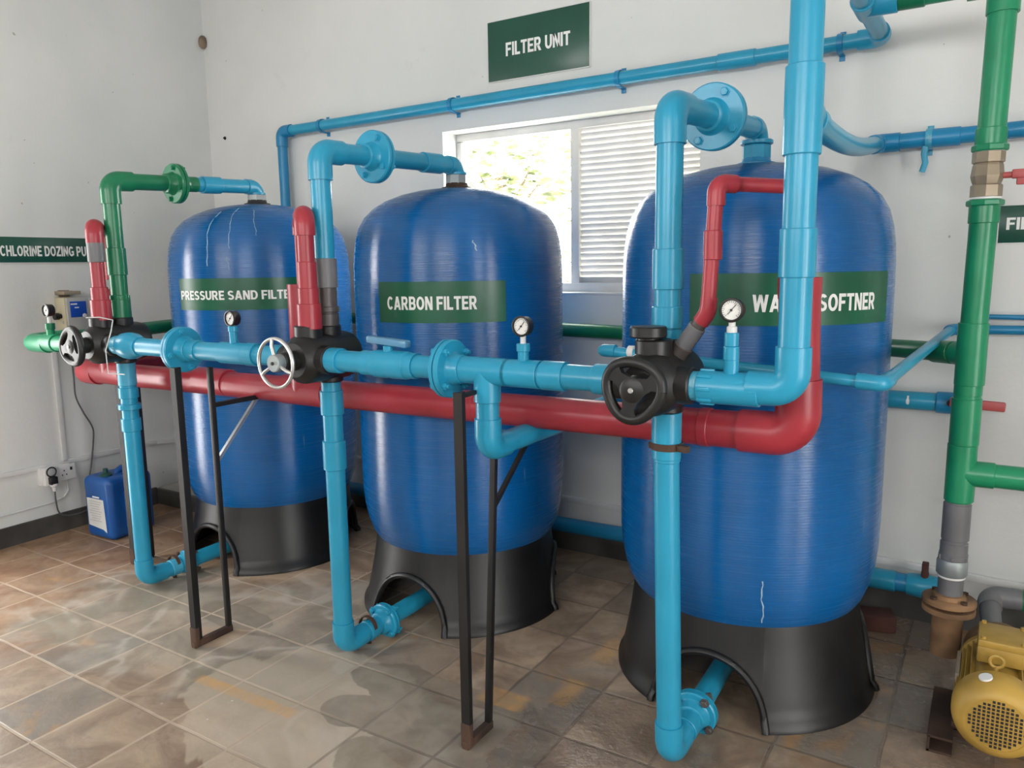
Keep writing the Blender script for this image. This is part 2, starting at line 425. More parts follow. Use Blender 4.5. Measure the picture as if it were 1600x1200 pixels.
# ------------------------------------------------------------------ lettering
def glyph(ch):
    T, B = .235, .19; P = []
    def rc(x0, y0, x1, y1): P.append([(x0, y0), (x1, y0), (x1, y1), (x0, y1)])
    def ar(cx, cy, rx, ry, a0, a1, tx=T, ty=B, n=12):
        for k in range(n):
            p, q = radians(a0+(a1-a0)*k/n), radians(a0+(a1-a0)*(k+1)/n)
            P.append([(cx+cos(p)*rx, cy+sin(p)*ry), (cx+cos(q)*rx, cy+sin(q)*ry), (cx+cos(q)*(rx-tx), cy+sin(q)*(ry-ty)), (cx+cos(p)*(rx-tx), cy+sin(p)*(ry-ty))])
    w = .7
    if ch == 'A': w = .88; P += [[(0, 0), (.25, 0), (.56, 1), (.31, 1)], [(.88, 0), (.63, 0), (.32, 1), (.57, 1)]]; rc(.22, .19, .66, .36)
    elif ch == 'B': w = .76; rc(0, 0, T, 1); rc(T, 1-B, .46, 1); rc(T, .42, .48, .58); rc(T, 0, .48, B); ar(.45, .71, .28, .29, -90, 90); ar(.47, .29, .29, .29, -90, 90)
    elif ch == 'C': w = .80; ar(.42, .5, .42, .5, 42, 318, n=18)
    elif ch == 'D': w = .80; rc(0, 0, T, 1); rc(T, 1-B, .38, 1); rc(T, 0, .38, B); ar(.38, .5, .42, .5, -90, 90, n=16)
    elif ch in 'EF':
        w = .66; rc(0, 0, T, 1); rc(T, 1-B, .66, 1); rc(T, .41, .60, .59)
        if ch == 'E': rc(T, 0, .66, B)
    elif ch == 'G': w = .84; ar(.42, .5, .42, .5, 42, 318, n=18); rc(.46, .36, .84, .53); rc(.64, .1, .84, .36)
    elif ch == 'H': w = .78; rc(0, 0, T, 1); rc(.78-T, 0, .78, 1); rc(T, .41, .78-T, .6)
    elif ch == 'I': w = T; rc(0, 0, T, 1)
    elif ch == 'L': w = .62; rc(0, 0, T, 1); rc(T, 0, .62, B)
    elif ch == 'M': w = .96; rc(0, 0, .22, 1); rc(.74, 0, .96, 1); P += [[(.0, 1), (.27, 1), (.58, .0), (.38, 0)], [(.96, 1), (.69, 1), (.38, 0), (.58, 0)]]
    elif ch == 'N': w = .78; rc(0, 0, .22, 1); rc(.56, 0, .78, 1); P.append([(0, 1), (.26, 1), (.78, 0), (.52, 0)])
    elif ch == 'O': w = .86; ar(.43, .5, .43, .5, 0, 360, n=28)
    elif ch in 'PR':
        w = .74 if ch == 'P' else .80; rc(0, 0, T, 1); rc(T, 1-B, .45, 1); rc(T, .37, .45, .54); ar(.45, .685, .29, .315, -90, 90)
        if ch == 'R': P.append([(.27, .42), (.54, .42), (.80, 0), (.53, 0)])
    elif ch == 'S': w = .74; ar(.37, .715, .36, .285, 25, 270, T, B*.95, 14); ar(.37, .285, .37, .285, -155, 90, T, B*.95, 14)
    elif ch == 'T': w = .72; rc(0, 1-B, .72, 1); rc(.36-T/2, 0, .36+T/2, 1-B)
    elif ch == 'U': w = .78; rc(0, .38, T, 1); rc(.78-T, .38, .78, 1); ar(.39, .39, .39, .39, 180, 360, n=14)
    elif ch == 'W': w = 1.2; P += [[(0, 1), (.24, 1), (.44, 0), (.21, 0)], [(.21, 0), (.44, 0), (.71, 1), (.49, 1)], [(.49, 1), (.71, 1), (.99, 0), (.76, 0)], [(.76, 0), (.99, 0), (1.2, 1), (.96, 1)]]
    elif ch == 'Z': w = .70; rc(0, 1-B, .70, 1); rc(0, 0, .70, B); P.append([(0, B), (.28, B), (.70, 1-B), (.42, 1-B)])
    return P, w
def text_geo(s, gap=.085):
    x = 0; vs = []; fs = []
    for ch in s:
        if ch == ' ': x += .34; continue
        P, w = glyph(ch)
        for q in P:
            o = len(vs); vs += [(x+a, b) for a, b in q]; fs.append(tuple(range(o, o+len(q))))
        x += w+gap
    x -= gap
    return [(a/x, b) for a, b in vs], fs
def lettering(s, fn, mat, parent):
    uv, fs = text_geo(s)
    return MB().add([fn(u, v) for u, v in uv], fs).build('lettering', mat, parent)

# ================================================================== room
m = MB().box(((XL+XR)/2, (YB+YF)/2, -.05), ((XR-XL)/2+.2, (YB-YF)/2+.2, .05)); struct(m, 'floor', FLOOR)
m = MB().box(((XL+XR)/2, (YB+YF)/2, ZC+.05), ((XR-XL)/2+.2, (YB-YF)/2+.2, .05)); struct(m, 'ceiling', WALL)
def wall_x(name, y0, y1, xs, opens):          # wall in a plane of constant y, running along x
    m = MB(); cur = xs[0]
    for a0, a1, z0, z1 in sorted(opens):
        m.box(((cur+a0)/2, (y0+y1)/2, ZC/2), ((a0-cur)/2, abs(y1-y0)/2, ZC/2))
        if z0 > 0: m.box(((a0+a1)/2, (y0+y1)/2, z0/2), ((a1-a0)/2, abs(y1-y0)/2, z0/2))
        m.box(((a0+a1)/2, (y0+y1)/2, (z1+ZC)/2), ((a1-a0)/2, abs(y1-y0)/2, (ZC-z1)/2)); cur = a1
    m.box(((cur+xs[1])/2, (y0+y1)/2, ZC/2), ((xs[1]-cur)/2, abs(y1-y0)/2, ZC/2))
    return struct(m, name, WALL)
def wall_y(name, x0, x1, ys, opens):
    m = MB(); cur = ys[0]
    for a0, a1, z0, z1 in sorted(opens):
        m.box(((x0+x1)/2, (cur+a0)/2, ZC/2), (abs(x1-x0)/2, (a0-cur)/2, ZC/2))
        if z0 > 0: m.box(((x0+x1)/2, (a0+a1)/2, z0/2), (abs(x1-x0)/2, (a1-a0)/2, z0/2))
        m.box(((x0+x1)/2, (a0+a1)/2, (z1+ZC)/2), (abs(x1-x0)/2, (a1-a0)/2, (ZC-z1)/2)); cur = a1
    m.box(((x0+x1)/2, (cur+ys[1])/2, ZC/2), (abs(x1-x0)/2, (ys[1]-cur)/2, ZC/2))
    return struct(m, name, WALL)
wall_x('wall_back', YB, YB+.2, (XL-.2, XR+.2), [WIN])
wall_x('wall_front', YF-.2, YF, (XL-.2, XR+.2), OPEN_FRONT)
wall_y('wall_left', XL-.2, XL, (YF, YB), OPEN_LEFT)
wall_y('wall_right', XR, XR+.2, (YF, YB), OPEN_RIGHT)
m = MB().box(((-3.75+XR)/2, YB-.008, .065), ((XR+3.75)/2, .008, .065)); struct(m, 'baseboard_back', STONE)
m = MB().box((XL+.008, (1.45+2.888)/2, .055), (.008, (2.888-1.45)/2, .055)); struct(m, 'baseboard_left', STONE)
m = MB().box((-4.13, 3.195, .051), (.43, .305, .051), ch=.006); struct(m, 'trim_1', STONE)          # raised stone ledge in the corner
# ledge top skimmed with plaster
m = MB().box((-4.13, 3.20, .1035), (.42, .29, .0025)); struct(m, 'trim_2', paint('dusty_screed', (.36, .34, .31, 1), .8, .2))

# window
wroot = bpy.data.objects.new('window_1', None); COL.objects.link(wroot); wroot['kind'] = 'structure'
wroot.location = (-1.89, 3.655, 1.36); WL[wroot] = V(wroot.location)
x0, x1, z0, z1 = WIN; yf = 3.655
m = MB()
m.box(((x0+x1)/2, yf, z0+.024), ((x1-x0)/2, .03, .024), ch=.003).box(((x0+x1)/2, yf, z1-.02), ((x1-x0)/2, .03, .02), ch=.003)
m.box((x0+.017, yf, (z0+z1)/2), (.016, .028, (z1-z0)/2-.042), ch=.003).box((x1-.017, yf, (z0+z1)/2), (.016, .028, (z1-z0)/2-.042), ch=.003)
m.box((-1.872, yf, (z0+z1)/2), (.024, .028, (z1-z0)/2-.02), ch=.003)
m.build('window_frame', ALU, wroot)
MB().box(((x0+.03-1.895)/2, yf+.005, (z0+z1)/2), ((-1.895-x0-.03)/2, .003, (z1-z0)/2-.04)).build('window_pane', GLASS, wroot)
m = MB(); nsl = 26; zz0, zz1 = z0+.06, z1-.05
for k in range(nsl):
    z = zz0+(zz1-zz0)*k/(nsl-1)
    R = Matrix.Rotation(radians(-60), 3, 'X')
    m.box(((-1.848+x1-.032)/2, yf, z), ((x1-.032+1.848)/2, .0195, .0022), R)
m.build('louvre_slats', ALU, wroot)
m = MB().box(((x0+x1)/2, 3.56, z0-.004), ((x1-x0)/2-.002, .062, .006), ch=.002); m.build('window_sill', PVCWHITE, wroot)

# outdoors
m = MB().box((0, 22, -.6), (30, 18.2, .05)); o = struct(m, 'ground', GRASS)
def tree(cx, cy, h, rx, rz, nleaf, label, seed):
    rnd = random.Random(seed); root = thing('leafy_tree', label, 'tree', (cx, cy, -.55), 'trees outside the window')
    tr = MB(); pts = [(cx, cy, -.55), (cx+.05, cy, h*.3), (cx-.05, cy+.1, h*.75)]
    tr.tube(pts, [.11, .09, .05], 10); clusters = []
    for k in range(16):
        a = rnd.uniform(0, 2*pi); q = rnd.uniform(.2, 1); p = V((cx+cos(a)*rx*q, cy+sin(a)*rx*q, h+rnd.uniform(-rz, rz)))
        clusters.append(p); tr.tube([V(pts[2])-V((0, 0, .3)), (V(pts[2])+p)/2+V((0, 0, .1)), p], [.03, .02, .008], 6)
    tr.build('trunk', BARK, root)
    lf = MB()
    for k in range(nleaf):
        c = rnd.choice(clusters); p = c+V((rnd.gauss(0, .28), rnd.gauss(0, .28), rnd.gauss(0, .22)))
        R = Matrix.Rotation(rnd.uniform(0, 6.3), 3, 'Z') @ Matrix.Rotation(rnd.uniform(-1, 1), 3, 'X')
        L = rnd.uniform(.05, .11); w = L*.45
        lf.add([p+R @ V(q) for q in ((-L, 0, 0), (0, -w, .01), (L, 0, 0), (0, w, .01))], [(0, 1, 2, 3)])
    lf.build('foliage', LEAF, root)
tree(-4.85, 7.6, 2.35, .55, .45, 900, 'pale sunlit tree seen left of centre through the window pane', 3)
tree(-3.55, 7.2, 1.15, .35, .4, 600, 'low green bush seen beside the window mullion', 5)
tree(-5.1, 10.5, 3.35, .5, .5, 350, 'faint distant tree at the top right of the window pane', 9)

# ================================================================== tanks
TX = (-3.305, -2.02, -.737); TY = 2.8
def make_tank(i, label, text, a0, a1, z0, z1, t0, t1, tz0, tz1):
    cx = TX[i]; c = V((cx, TY, 0))
    root = thing('pressure_tank', label, 'tank', c, 'blue fibreglass filter tanks')
    prof = [(0, .24), (.30, .245), (.355, .26), (.39, .30), (.418, .345), (.437, .40), (.449, .46), (.455, .53), (.457, .62)]
    prof += [(.457, .62+k*.09) for k in range(1, 10)]
    prof += [(.456, 1.50), (.453, 1.55), (.445, 1.61), (.430, 1.665), (.404, 1.71), (.365, 1.748), (.315, 1.778), (.25, 1.803), (.18, 1.820), (.12, 1.829), (.07, 1.833), (0, 1.834)]
    MB().lathe(c, (0, 0, 1), prof, 96).build('vessel', TANK, root, 60)
    def prof_r(z):
        for (ra, za), (rb, zb) in zip(prof[1:], prof[2:]):
            if za <= z <= zb and zb > za: return ra+(rb-ra)*(z-za)/(zb-za)
        return .457
    runs = {0: [(-74, 1.78, 1.52, .0022), (-60, 1.80, 1.60, .0016), (-44, 1.79, 1.66, .0014), (-60, 1.56, 1.50, .0014)], 1: [(-47, 1.60, 1.56, .003)], 2: [(-68, .50, .345, .0026)]}[i]
    rm = MB()
    for t, za, zb, w in runs:
        pts = []
        for k in range(13):
            z = za+(zb-za)*k/12; tt = radians(t+.35*sin(k*.8+t)+.2*sin(k*2.1)+.15*k); r = prof_r(z)+.0002; pts.append(c+V((cos(tt)*r, sin(tt)*r, z)))
        rm.tube(pts, [w*(.5+.5*abs(sin(k*2.3+t))) for k in range(13)], 6)
    rm.build('dried_drips', DRIP, root)
    # moulded base with three arches
    arches = (-90, 30, 150); hw = 25; ah = .215
    def zlow(t):
        for a in arches:
            d = (t-a+180) % 360-180
            if abs(d) < hw: return ah*sqrt(max(0, 1-(d/hw)**2))**.9
        return 0.0
    def rad(z):
        P = ((0, .460), (.016, .460), (.03, .446), (.10, .432), (.20, .414), (.30, .402), (.345, .399))
        for (za, ra), (zb, rb) in zip(P, P[1:]):
            if z <= zb: return ra+(rb-ra)*(z-za)/(zb-za)
        return P[-1][1]
    angs = []
    for k in range(0, 360, 3):
        angs.append(float(k))
    for a in arches:
        for d in (hw, hw-.15, hw-.6, hw-1.3, hw-2.2): angs += [(a+d) % 360, (a-d) % 360]
    angs = sorted(set(round(a, 3) for a in angs)); angs.append(angs[0]+360)
    outer, inner = [], []; bc = c+V((.012, -.034, 0))
    def cb(z): return bc.lerp(c, min(1, z/.345))      # the base sits a little askew under the vessel
    for t in angs:
        zl = zlow(t); ro, ri = [], []
        zs = [zl+(.345-zl)*q for q in (0, .04, .08, .2, .4, .6, .8, 1)]
        if zl < 1e-6: zs[1], zs[2] = .016, .03
        for z in zs:
            r = rad(z); ct, st = cos(radians(t)), sin(radians(t))
            ro.append(cb(z)+V((ct*r, st*r, z))); ri.append(cb(z)+V((ct*(r-.014), st*(r-.014), z)))
        outer.append(ro); inner.append(ri)
    m = MB().grid(outer).grid(inner)
    m.grid([[o[0] for o in outer], [q[0] for q in inner]]); m.grid([[o[-1] for o in outer], [q[-1] for q in inner]])
    for a in arches:      # thick rolled edge round each arch
        pts = []
        for k in range(-30, 31):
            th = pi/2*k/30; d = hw*sin(th); t = a+d; z = ah*max(0, cos(th))**.9+.004; r = rad(z)+.004
            pts.append(cb(z)+V((cos(radians(t))*r, sin(radians(t))*r, z)))
        m.tube(pts, .013, 8)
    b = m.build('base', BASEBLACK, root, 45)
    # name label wrapped round the vessel
    R = .4590
    def P(t, z, r=R): return c+V((cos(radians(t))*r, sin(radians(t))*r, z))
    n = 40
    lb = MB().grid([[P(a0+(a1-a0)*k/n, z) for k in range(n+1)] for z in (z0, (z0+z1)/2, z1)]).build('name_label', LABEL, root)
    lettering(text, lambda u, v: P(t0+(t1-t0)*u, tz0+(tz1-tz0)*v, R+.0012), WHITE, lb)
    # threaded top adaptor
    MB().lathe(c+V((0, 0, 1.828)), (0, 0, 1), [(0, 0), (.066, 0), (.066, .012), (.050, .016), (.046, .03), (0, .03)], 32).build('top_collar', IRON if i < 1 else (RUST if i == 1 else DARKBLUE), root)
    return root
make_tank(0, 'blue tank lettered PRESSURE SAND FILTER, nearest the corner of the room', 'PRESSURE SAND FILTER', -97, -12, 1.312, 1.462, -95.3, -20.5, 1.361, 1.404)
make_tank(1, 'blue tank lettered CARBON FILTER in front of the window', 'CARBON FILTER', -98.5, -31, 1.285, 1.445, -92.6, -45.8, 1.336, 1.388)
make_tank(2, 'blue tank lettered WATER SOFTNER nearest the yellow pump', 'WATER SOFTNER', -99, -13, 1.310, 1.468, -75, -23.3, 1.352, 1.404)

# ================================================================== valves and headers
XV = (-3.36, -2.065, -.765); HY, HZ = 1.935, 1.184; DY = 2.037
RP, RF = .0365, .042
def valve(i, label, style):
    x = XV[i]; z = HZ; root = thing('multiport_valve', label, 'valve', (x, 2.0, z-.09), 'black backwash valves')
    m = MB()
    m.lathe((x, 1.865, z), (0, 1, 0), [(0, 0), (.060, 0), (.066, .006), (.074, .02), (.084, .03), (.088, .045), (.088, .235), (.082, .262), (.06, .27), (0, .27)], 40)
    m.cyl((x-.112, HY, z), (x+.112, HY, z), .050, 28, .004)             # side ports
    m.cyl((x, DY, z-.096), (x, DY, z+.112), .047, 28, .004)             # rear ports
    m.cyl((x, HY+.005, z), (x, HY+.005, z+.118), .050, 28, .004)        # front top port
    m.build('body', BLACK, root)
    MB().lathe((x, 1.808, z), (0, 1, 0), [(0, 0), (.028, 0), (.032, .004), (.036, .065), (0, .065)], 24).build('spindle', BLACK, root)
    y = 1.785 if style == 'metal' else 1.803
    def ring(Rr, rt, sq=1.0, n=48):
        return [(x+cos(2*pi*k/n)*Rr, y, z+sin(2*pi*k/n)*Rr) for k in range(n+1)]
    w = MB()
    if style == 'metal':
        w.tube(ring(.084, .007), .0062, 10, False)
        for a in (98, 212, 338):
            a = radians(a); w.tube([(x+cos(a)*.02, y+.0, z+sin(a)*.02), (x+cos(a)*.06, y-.006, z+sin(a)*.06), (x+cos(a)*.084, y, z+sin(a)*.084)], .006, 10)
        w.build('hand_wheel', STEEL, root)
        MB().lathe((x, y-.014, z), (0, 1, 0), [(0, 0), (.027, 0), (.030, .003), (.030, .034), (0, .034)], 28).build('hub', GALV, root)
        MB().cyl((x, y-.019, z), (x, y-.012, z), .006, 12, .001).build('centre_screw', IRON, root)
    else:
        mat = BLACK
        w.tube([(x+cos(2*pi*k/60)*q, y, z+sin(2*pi*k/60)*q) for k in range(61) for q in [.074*(1+.05*cos(3*(2*pi*k/60-radians(20 if i == 2 else 75))))]], .0145, 12, False)
        ph = 20 if i == 2 else 75
        for a in (ph, ph+120, ph+240):
            a = radians(a); d = V((cos(a), 0, sin(a))); pz = V((-sin(a), 0, cos(a))); cn = V((x, y, z))
            pr = [(.012, .030), (.03, .021), (.05, .016), (.062, .022), (.075, .036)]
            for s_ in (-.010, .007):
                pass
            f0 = [cn+d*q+pz*h+V((0, -.012, 0)) for q, h in pr]+[cn+d*q-pz*h+V((0, -.012, 0)) for q, h in reversed(pr)]
            f1 = [p+V((0, .020, 0)) for p in f0]; n = len(f0)
            w.add(f0+f1, [tuple(range(n)), tuple(range(2*n-1, n-1, -1))]+[(k, (k+1) % n, n+(k+1) % n, n+k) for k in range(n)])
        w.lathe((x, y-.016, z), (0, 1, 0), [(0, 0), (.026, 0), (.034, .005), (.036, .034), (0, .034)], 28)
        wh = w.build('hand_wheel', mat, root)
        MB().cyl((x, y-.020, z), (x, y-.014, z), .007, 12, .001).build('centre_screw', STEEL, root)
    return root
v1 = valve(0, 'black valve with black handwheel left of the PRESSURE SAND FILTER tank', 'plastic')
v2 = valve(1, 'black valve with silver metal handwheel left of the CARBON FILTER tank', 'metal')
v3 = valve(2, 'black valve with large three-spoke handwheel in front of WATER SOFTNER tank', 'plastic')
MB().lathe((XV[2]-.01, HY-.01, HZ+.105), (0, 0, 1), [(0, 0), (.030, 0), (.030, .016), (.046, .018), (.049, .022), (.049, .044), (.045, .048), (0, .049)], 32).build('top_cap', BLACK, v3)
# wrinkled wire tied round the first valve
m = MB().tube([(XV[0]+.0, HY-.06, HZ+.12), (XV[0]+.05, HY-.03, HZ+.121), (XV[0]+.10, HY+.0, HZ+.108), (XV[0]+.112, HY-.02, HZ+.06), (XV[0]+.113, HY-.052, HZ-.02), (XV[0]+.113, HY-.05, HZ-.12), (XV[0]+.14, HY-.03, HZ-.123), (XV[0]+.2, HY-.03, HZ-.122)], .0028, 6)
m.build('tie_wire', PVCWHITE, v1)

# --- crossover between the first two valves
X = V((1, 0, 0)); Y = V((0, 1, 0)); Z = V((0, 0, 1))
def H(x, z=0): return V((x, HY, HZ+z))
r1 = thing('crossover_pipe', 'blue pipe with flange joining the sand filter valve to the carbon filter valve', 'pipe', H(-3.29), 'blue pipes between valves')
pipe(r1, H(-3.30), H(-2.19), RP, BLUE)
coupling(r1, H(-3.243), X, .085, .041, PALEBLUE)
MB().lathe(H(-3.20), X, [(0, 0), (.043, 0), (.052, .01), (.056, .03), (.058, .055), (.055, .085), (.045, .105), (.041, .13), (0, .13)], 32).build('union_nut', BLUE, r1)
ribbed(r1, H(-3.165), X, .04, .050, BLUE)
flange(r1, H(-2.787), X, .092, RP, BLUE, 4, phase=.15)
coupling(r1, H(-2.70), X, .055, RF, BLUE)
tee(r1, H(-2.465), X, .15, Z, .085, RF, BLUE, .016)
coupling(r1, H(-2.36), X, .06, RF+.002, BLUE)
coupling(r1, H(-2.22), X, .06, RF, BLUE)
MB().cyl(H(-2.465, .083), H(-2.465, .105), .019, 18, .002).build('gauge_socket', BLUE, r1)

# --- crossover between the second and third valves
r2 = thing('crossover_pipe', 'blue pipe with ball valve and flange joining carbon filter valve to softener valve', 'pipe', H(-1.9), 'blue pipes between valves')
pipe(r2, H(-1.98), H(-.88), RP, BLUE)
coupling(r2, H(-1.945), X, .085, .044, BLUE)
MB().lathe(H(-1.80), X, [(0, 0), (RF, 0), (RF, .05), (.046, .055), (.047, .10), (.045, .115), (.047, .13), (.046, .19), (RF, .195), (RF, .23), (0, .23)], 32).build('ball_valve_body', BLUE, r2)
MB().cyl(H(-1.69, .04), H(-1.69, .062), .018, 16, .002).build('valve_stem', BLUE, r2)
m = MB()
m.box(H(-1.69, .075), (.085, .016, .012), Matrix.Rotation(radians(4), 3, 'Y'), .006)
m.build('valve_lever', CLEAR, r2)
flange(r2, H(-1.441), X, .092, RP, BLUE, 4, phase=.45)
tee(r2, H(-1.30), X, .17, -Z, .095, RF, BLUE)
tee(r2, H(-1.17), X, .12, Z, .075, RF, BLUE, .0165)
MB().cyl(H(-1.17, .066), H(-1.17, .09), .020, 18, .002).build('gauge_socket', BLUE, r2)
coupling(r2, H(-1.065), X, .075, RF+.001, BLUE)
coupling(r2, H(-.905), X, .06, RF+.001, BLUE)

# branch dropping from the crossover then running to the back wall
r3 = run('bypass_pipe', 'blue branch pipe dropping below the crossover and running to the back wall', 'pipe',
         [(-1.30, HY, HZ-.09), (-1.30, HY, .942), (-1.30, 3.44, .942), (-.09, 3.44, .942)], RP, BLUE, RF, .05)
MB().cyl((-.17, 3.44, .942), (-.10, 3.44, .942), .043, 24, .003).build('ball_valve_body', DARKBLUE, r3)
m = MB().box((-.03, 3.385, .952), (.092, .012, .018), Matrix.Rotation(radians(2), 3, 'Y'), .006); m.build('valve_lever', PINKRED, r3, label='faded red valve lever')
MB().cyl((-.12, 3.385, .95), (-.12, 3.44, .945), .012, 12).build('valve_stem', IRON, r3)
for px in (-.21, .0):
    pass

# --- outlet from the third valve: elbow and tall riser
XR3 = -.405
r4 = run('outlet_riser', 'tall blue riser pipe rising from the softener valve past the top of the photo', 'pipe',
         [H(-.69), H(XR3, .008), (XR3, HY, 3.05)], .0375, BLUE, .0425, .06)
coupling(r4, H(-.665), X, .09, .039, PALEBLUE)
ribbed(r4, H(-.615), X, .045, .042, BLUE, ribs=8)
tee(r4, H(-.555), X, .15, Z, .075, .0425, BLUE, .019)
for k, (zz, L, rr) in enumerate(((.09, .035, .020), (.125, .035, .018))):
    MB().cyl(H(-.556, zz-L/2), H(-.556, zz+L/2), rr, 18, .002).build('gauge_socket', BLUE, r4)
MB().cyl(H(-.556, .13), H(-.556, .158), .013, 14, .002).build('bushing', PVCWHITE, r4)
coupling(r4, (XR3, HY, 1.52), Z, .115, .0425, BLUE)
tee(r4, (XR3, HY, 1.845), Z, .20, Y, .08, .0435, BLUE, .036)

# long branch from the riser to the back wall
pts = [(XR3, HY+.06, 1.845)]
r5 = thing('branch_pipe', 'blue branch pipe running from the outlet riser to the right along the back wall', 'pipe', (-.44, 3.44, 1.95), 'blue pipes on the back wall')
cv = [V((XR3, HY+.05, 1.838)).lerp(V((-.44, 3.44, 1.955)), k/12)-V((0, 0, .035*sin(pi*k/12))) for k in range(13)]
MB().tube(cv, .031, 24).build('pipe', BLUE, r5)
coupling(r5, (XR3-.001, 2.06, 1.838), (cv[1]-cv[0]), .06, .037, BLUE)
elbow(r5, (-.44, 3.44, 1.955), cv[12]-cv[11], X, .036, DARKBLUE, .045)
pipe(r5, (-.42, 3.44, 1.955), (.75, 3.44, 1.975), .030, DARKBLUE)
coupling(r5, (-.20, 3.44, 1.958), X, .10, .035, DARKBLUE)
def clip(root, x, y, z, r, d=X, mat=DARKBLUE, tail=True):
    # saddle clip: strap over the pipe with two ears on the wall
    m = MB(); n = 14
    pts = [(x, y-cos(pi*(k/n)-pi/2)*0-sin(pi*k/n)*(r+.003), z+cos(pi*k/n)*(r+.003)) for k in range(n+1)]
    P0 = [V(p)-X*.011 for p in pts]; P1 = [V(p)+X*.011 for p in pts]
    P0i = [V((p.x, y+(p.y-y)*1.09, z+(p.z-z)*1.09)) for p in P0]; P1i = [V((p.x, y+(p.y-y)*1.09, z+(p.z-z)*1.09)) for p in P1]
    m.grid([P0, P1]); m.grid([P0i, P1i]); m.grid([P0, P0i]); m.grid([P1, P1i])
    for s_ in (-1, 1):
        m.box((x, (y+YB)/2, z+s_*(r+.005)), (.011, (YB-y)/2, .003)); m.box((x, YB-.003, z+s_*(r+.014)), (.011, .003, .012), ch=.001)
    return m.build('clip', mat, root)
# hanging loose strap under the right wall pipe
m = MB().tube([(-.265, 3.42, 1.93), (-.268, 3.425, 1.90), (-.262, 3.44, 1.87), (-.272, 3.445, 1.835)], .011, 8); m.v = [(p[0], 3.43+(p[1]-3.43)*.5, p[2]) for p in m.v]
m.build('loose_strap', PALEBLUE, r5)
clip(r5, -.255, 3.44, 1.957, .030, mat=PALEBLUE)

# --- risers to the tank tops
def riser(i, label, zt, zend, ycl, matA, matB, ymid, zbot, fl_bolts=4):
    x = XV[i]; t = V((TX[i], TY, zend)); zb = HZ+.10
    top = V((x, DY, zt))
    root = thing('tank_feed_pipe', label, 'pipe', (x, DY, zb), 'pipes feeding the tank tops')
    d = (t-top).normalized(); mid = top.lerp(t, ymid)
    pipe(root, (x, DY, zb), top-Z*RF, RP if i else .0365, matA)
    elbow(root, top, Z, d, .0435, matA, .055)
    pipe(root, top+d*.04, mid, RP, matA)
    pipe(root, mid, t-d*.036, RP-.002, matB)
    elbow(root, t, d, -Z, .0385, matB, .02)
    return root, top, d, t, mid
ra, top, d, t, mid = riser(0, 'green and blue pipe rising from first valve to sand filter tank top', 1.898, 1.925, 0, GREEN, BLUE, .55, 0)
flange(ra, top+d*.315, d, .092, RP, GREEN, 4, phase=.2)
coupling(ra, top+d*.50, d, .10, .041, BLUE)
coupling(ra, (XV[0], DY, 1.545), Z, .12, .042, GREEN); coupling(ra, (XV[0], DY, HZ+.15), Z, .085, .043, GREEN)
ribbed(ra, (XV[0], DY, HZ+.20), Z, .025, .041, GREEN, ribs=6)
hexnut(ra, t-Z*.063, Z, .05, .047, STEEL); coupling(ra, t-Z*.035, Z, .012, .044, BLUE)
rb, top, d, t, mid = riser(1, 'blue pipe rising from second valve to carbon filter tank top', 1.912, 1.932, 0, BLUE, BLUE, .42, 0)
flange(rb, top+d*.27, d, .098, RP, BLUE, 4, phase=.35)
coupling(rb, top+d*.60, d, .11, .041, BLUE)
pipe(rb, (XV[1], DY, HZ+.09), (XV[1], DY, HZ+.27), .0375, DKGREY, 'grey_pipe'); coupling(rb, (XV[1], DY, HZ+.30), Z, .105, .0425, GREYPVC, 'grey_coupling')
coupling(rb, (XV[1], DY, HZ+.17), Z, .02, .044, DKGREY, 'ridge'); coupling(rb, (XV[1], DY, HZ+.13), Z, .05, .041, DKGREY, 'grey_socket')
hexnut(rb, t-Z*.062, Z, .05, .047, GALV); coupling(rb, t-Z*.034, Z, .012, .046, BLUE)
rc, top, d, t, mid = riser(2, 'blue pipe rising from third valve to water softener tank top', 1.915, 1.955, 0, BLUE, BLUE, .42, 0)
flange(rc, top+d*.33, d, .098, RP, BLUE, 4, phase=.35)
coupling(rc, (XV[2], DY, 1.485), Z, .11, .0425, BLUE); coupling(rc, (XV[2], DY, HZ+.17), Z, .06, .0425, BLUE); coupling(rc, (XV[2], DY, HZ+.12), Z, .035, .0425, BLUE)
coupling(rc, t-Z*.045, Z, .014, .055, BLUE, 'union_ring'); hexnut(rc, t-Z*.078, Z, .05, .049, BLUE); coupling(rc, t-Z*.108, Z, .02, .046, DARKBLUE)

# --- drop pipes to the tank bottoms
def drop(i, label):
    x = XV[i]; zb = .048
    root = run('drop_pipe', label, 'pipe', [(x, DY, HZ-.085), (x+(.028 if i == 2 else 0), DY, zb), (TX[i], 2.74, .085)], RP, BLUE, RF, .05, group='blue pipes dropping to the tank bottoms')
    q = V((x+(.028 if i == 2 else 0), DY, zb)); d = (V((TX[i], 2.74, .085))-q).normalized(); p = q+d*.20
    return root, d, p, x
da, d, p, x = drop(0, 'blue drop pipe below the valve with black handwheel at the left')
flange(da, p+d*.02, d, .062, RP, BLUE, 4, bmat=RUST, th=.012, hub=.02)
coupling(da, p-d*.05, d, .05, .041, PALEBLUE); MB().cyl((x, DY, HZ-.20), (x, DY, HZ-.085), .040, 28, .002).build('stained_socket', PALEBLUE, da)
coupling(da, (x, DY, .97-.02), Z, .05, .043, BLUE); coupling(da, (x, DY, .885), Z, .025, .050, BLUE, 'ring'); coupling(da, (x, DY, .80), Z, .06, .043, BLUE)
db, d, p, x = drop(1, 'blue drop pipe below the valve with silver handwheel, between two tanks')
flange(db, p+d*.025, d, .072, RP, BLUE, 4, th=.013, hub=.025)
coupling(db, p-d*.06, d, .05, .042, BLUE); coupling(db, (x, DY, HZ-.175), Z, .09, .043, BLUE); coupling(db, (x, DY, .81), Z, .11, .043, BLUE)
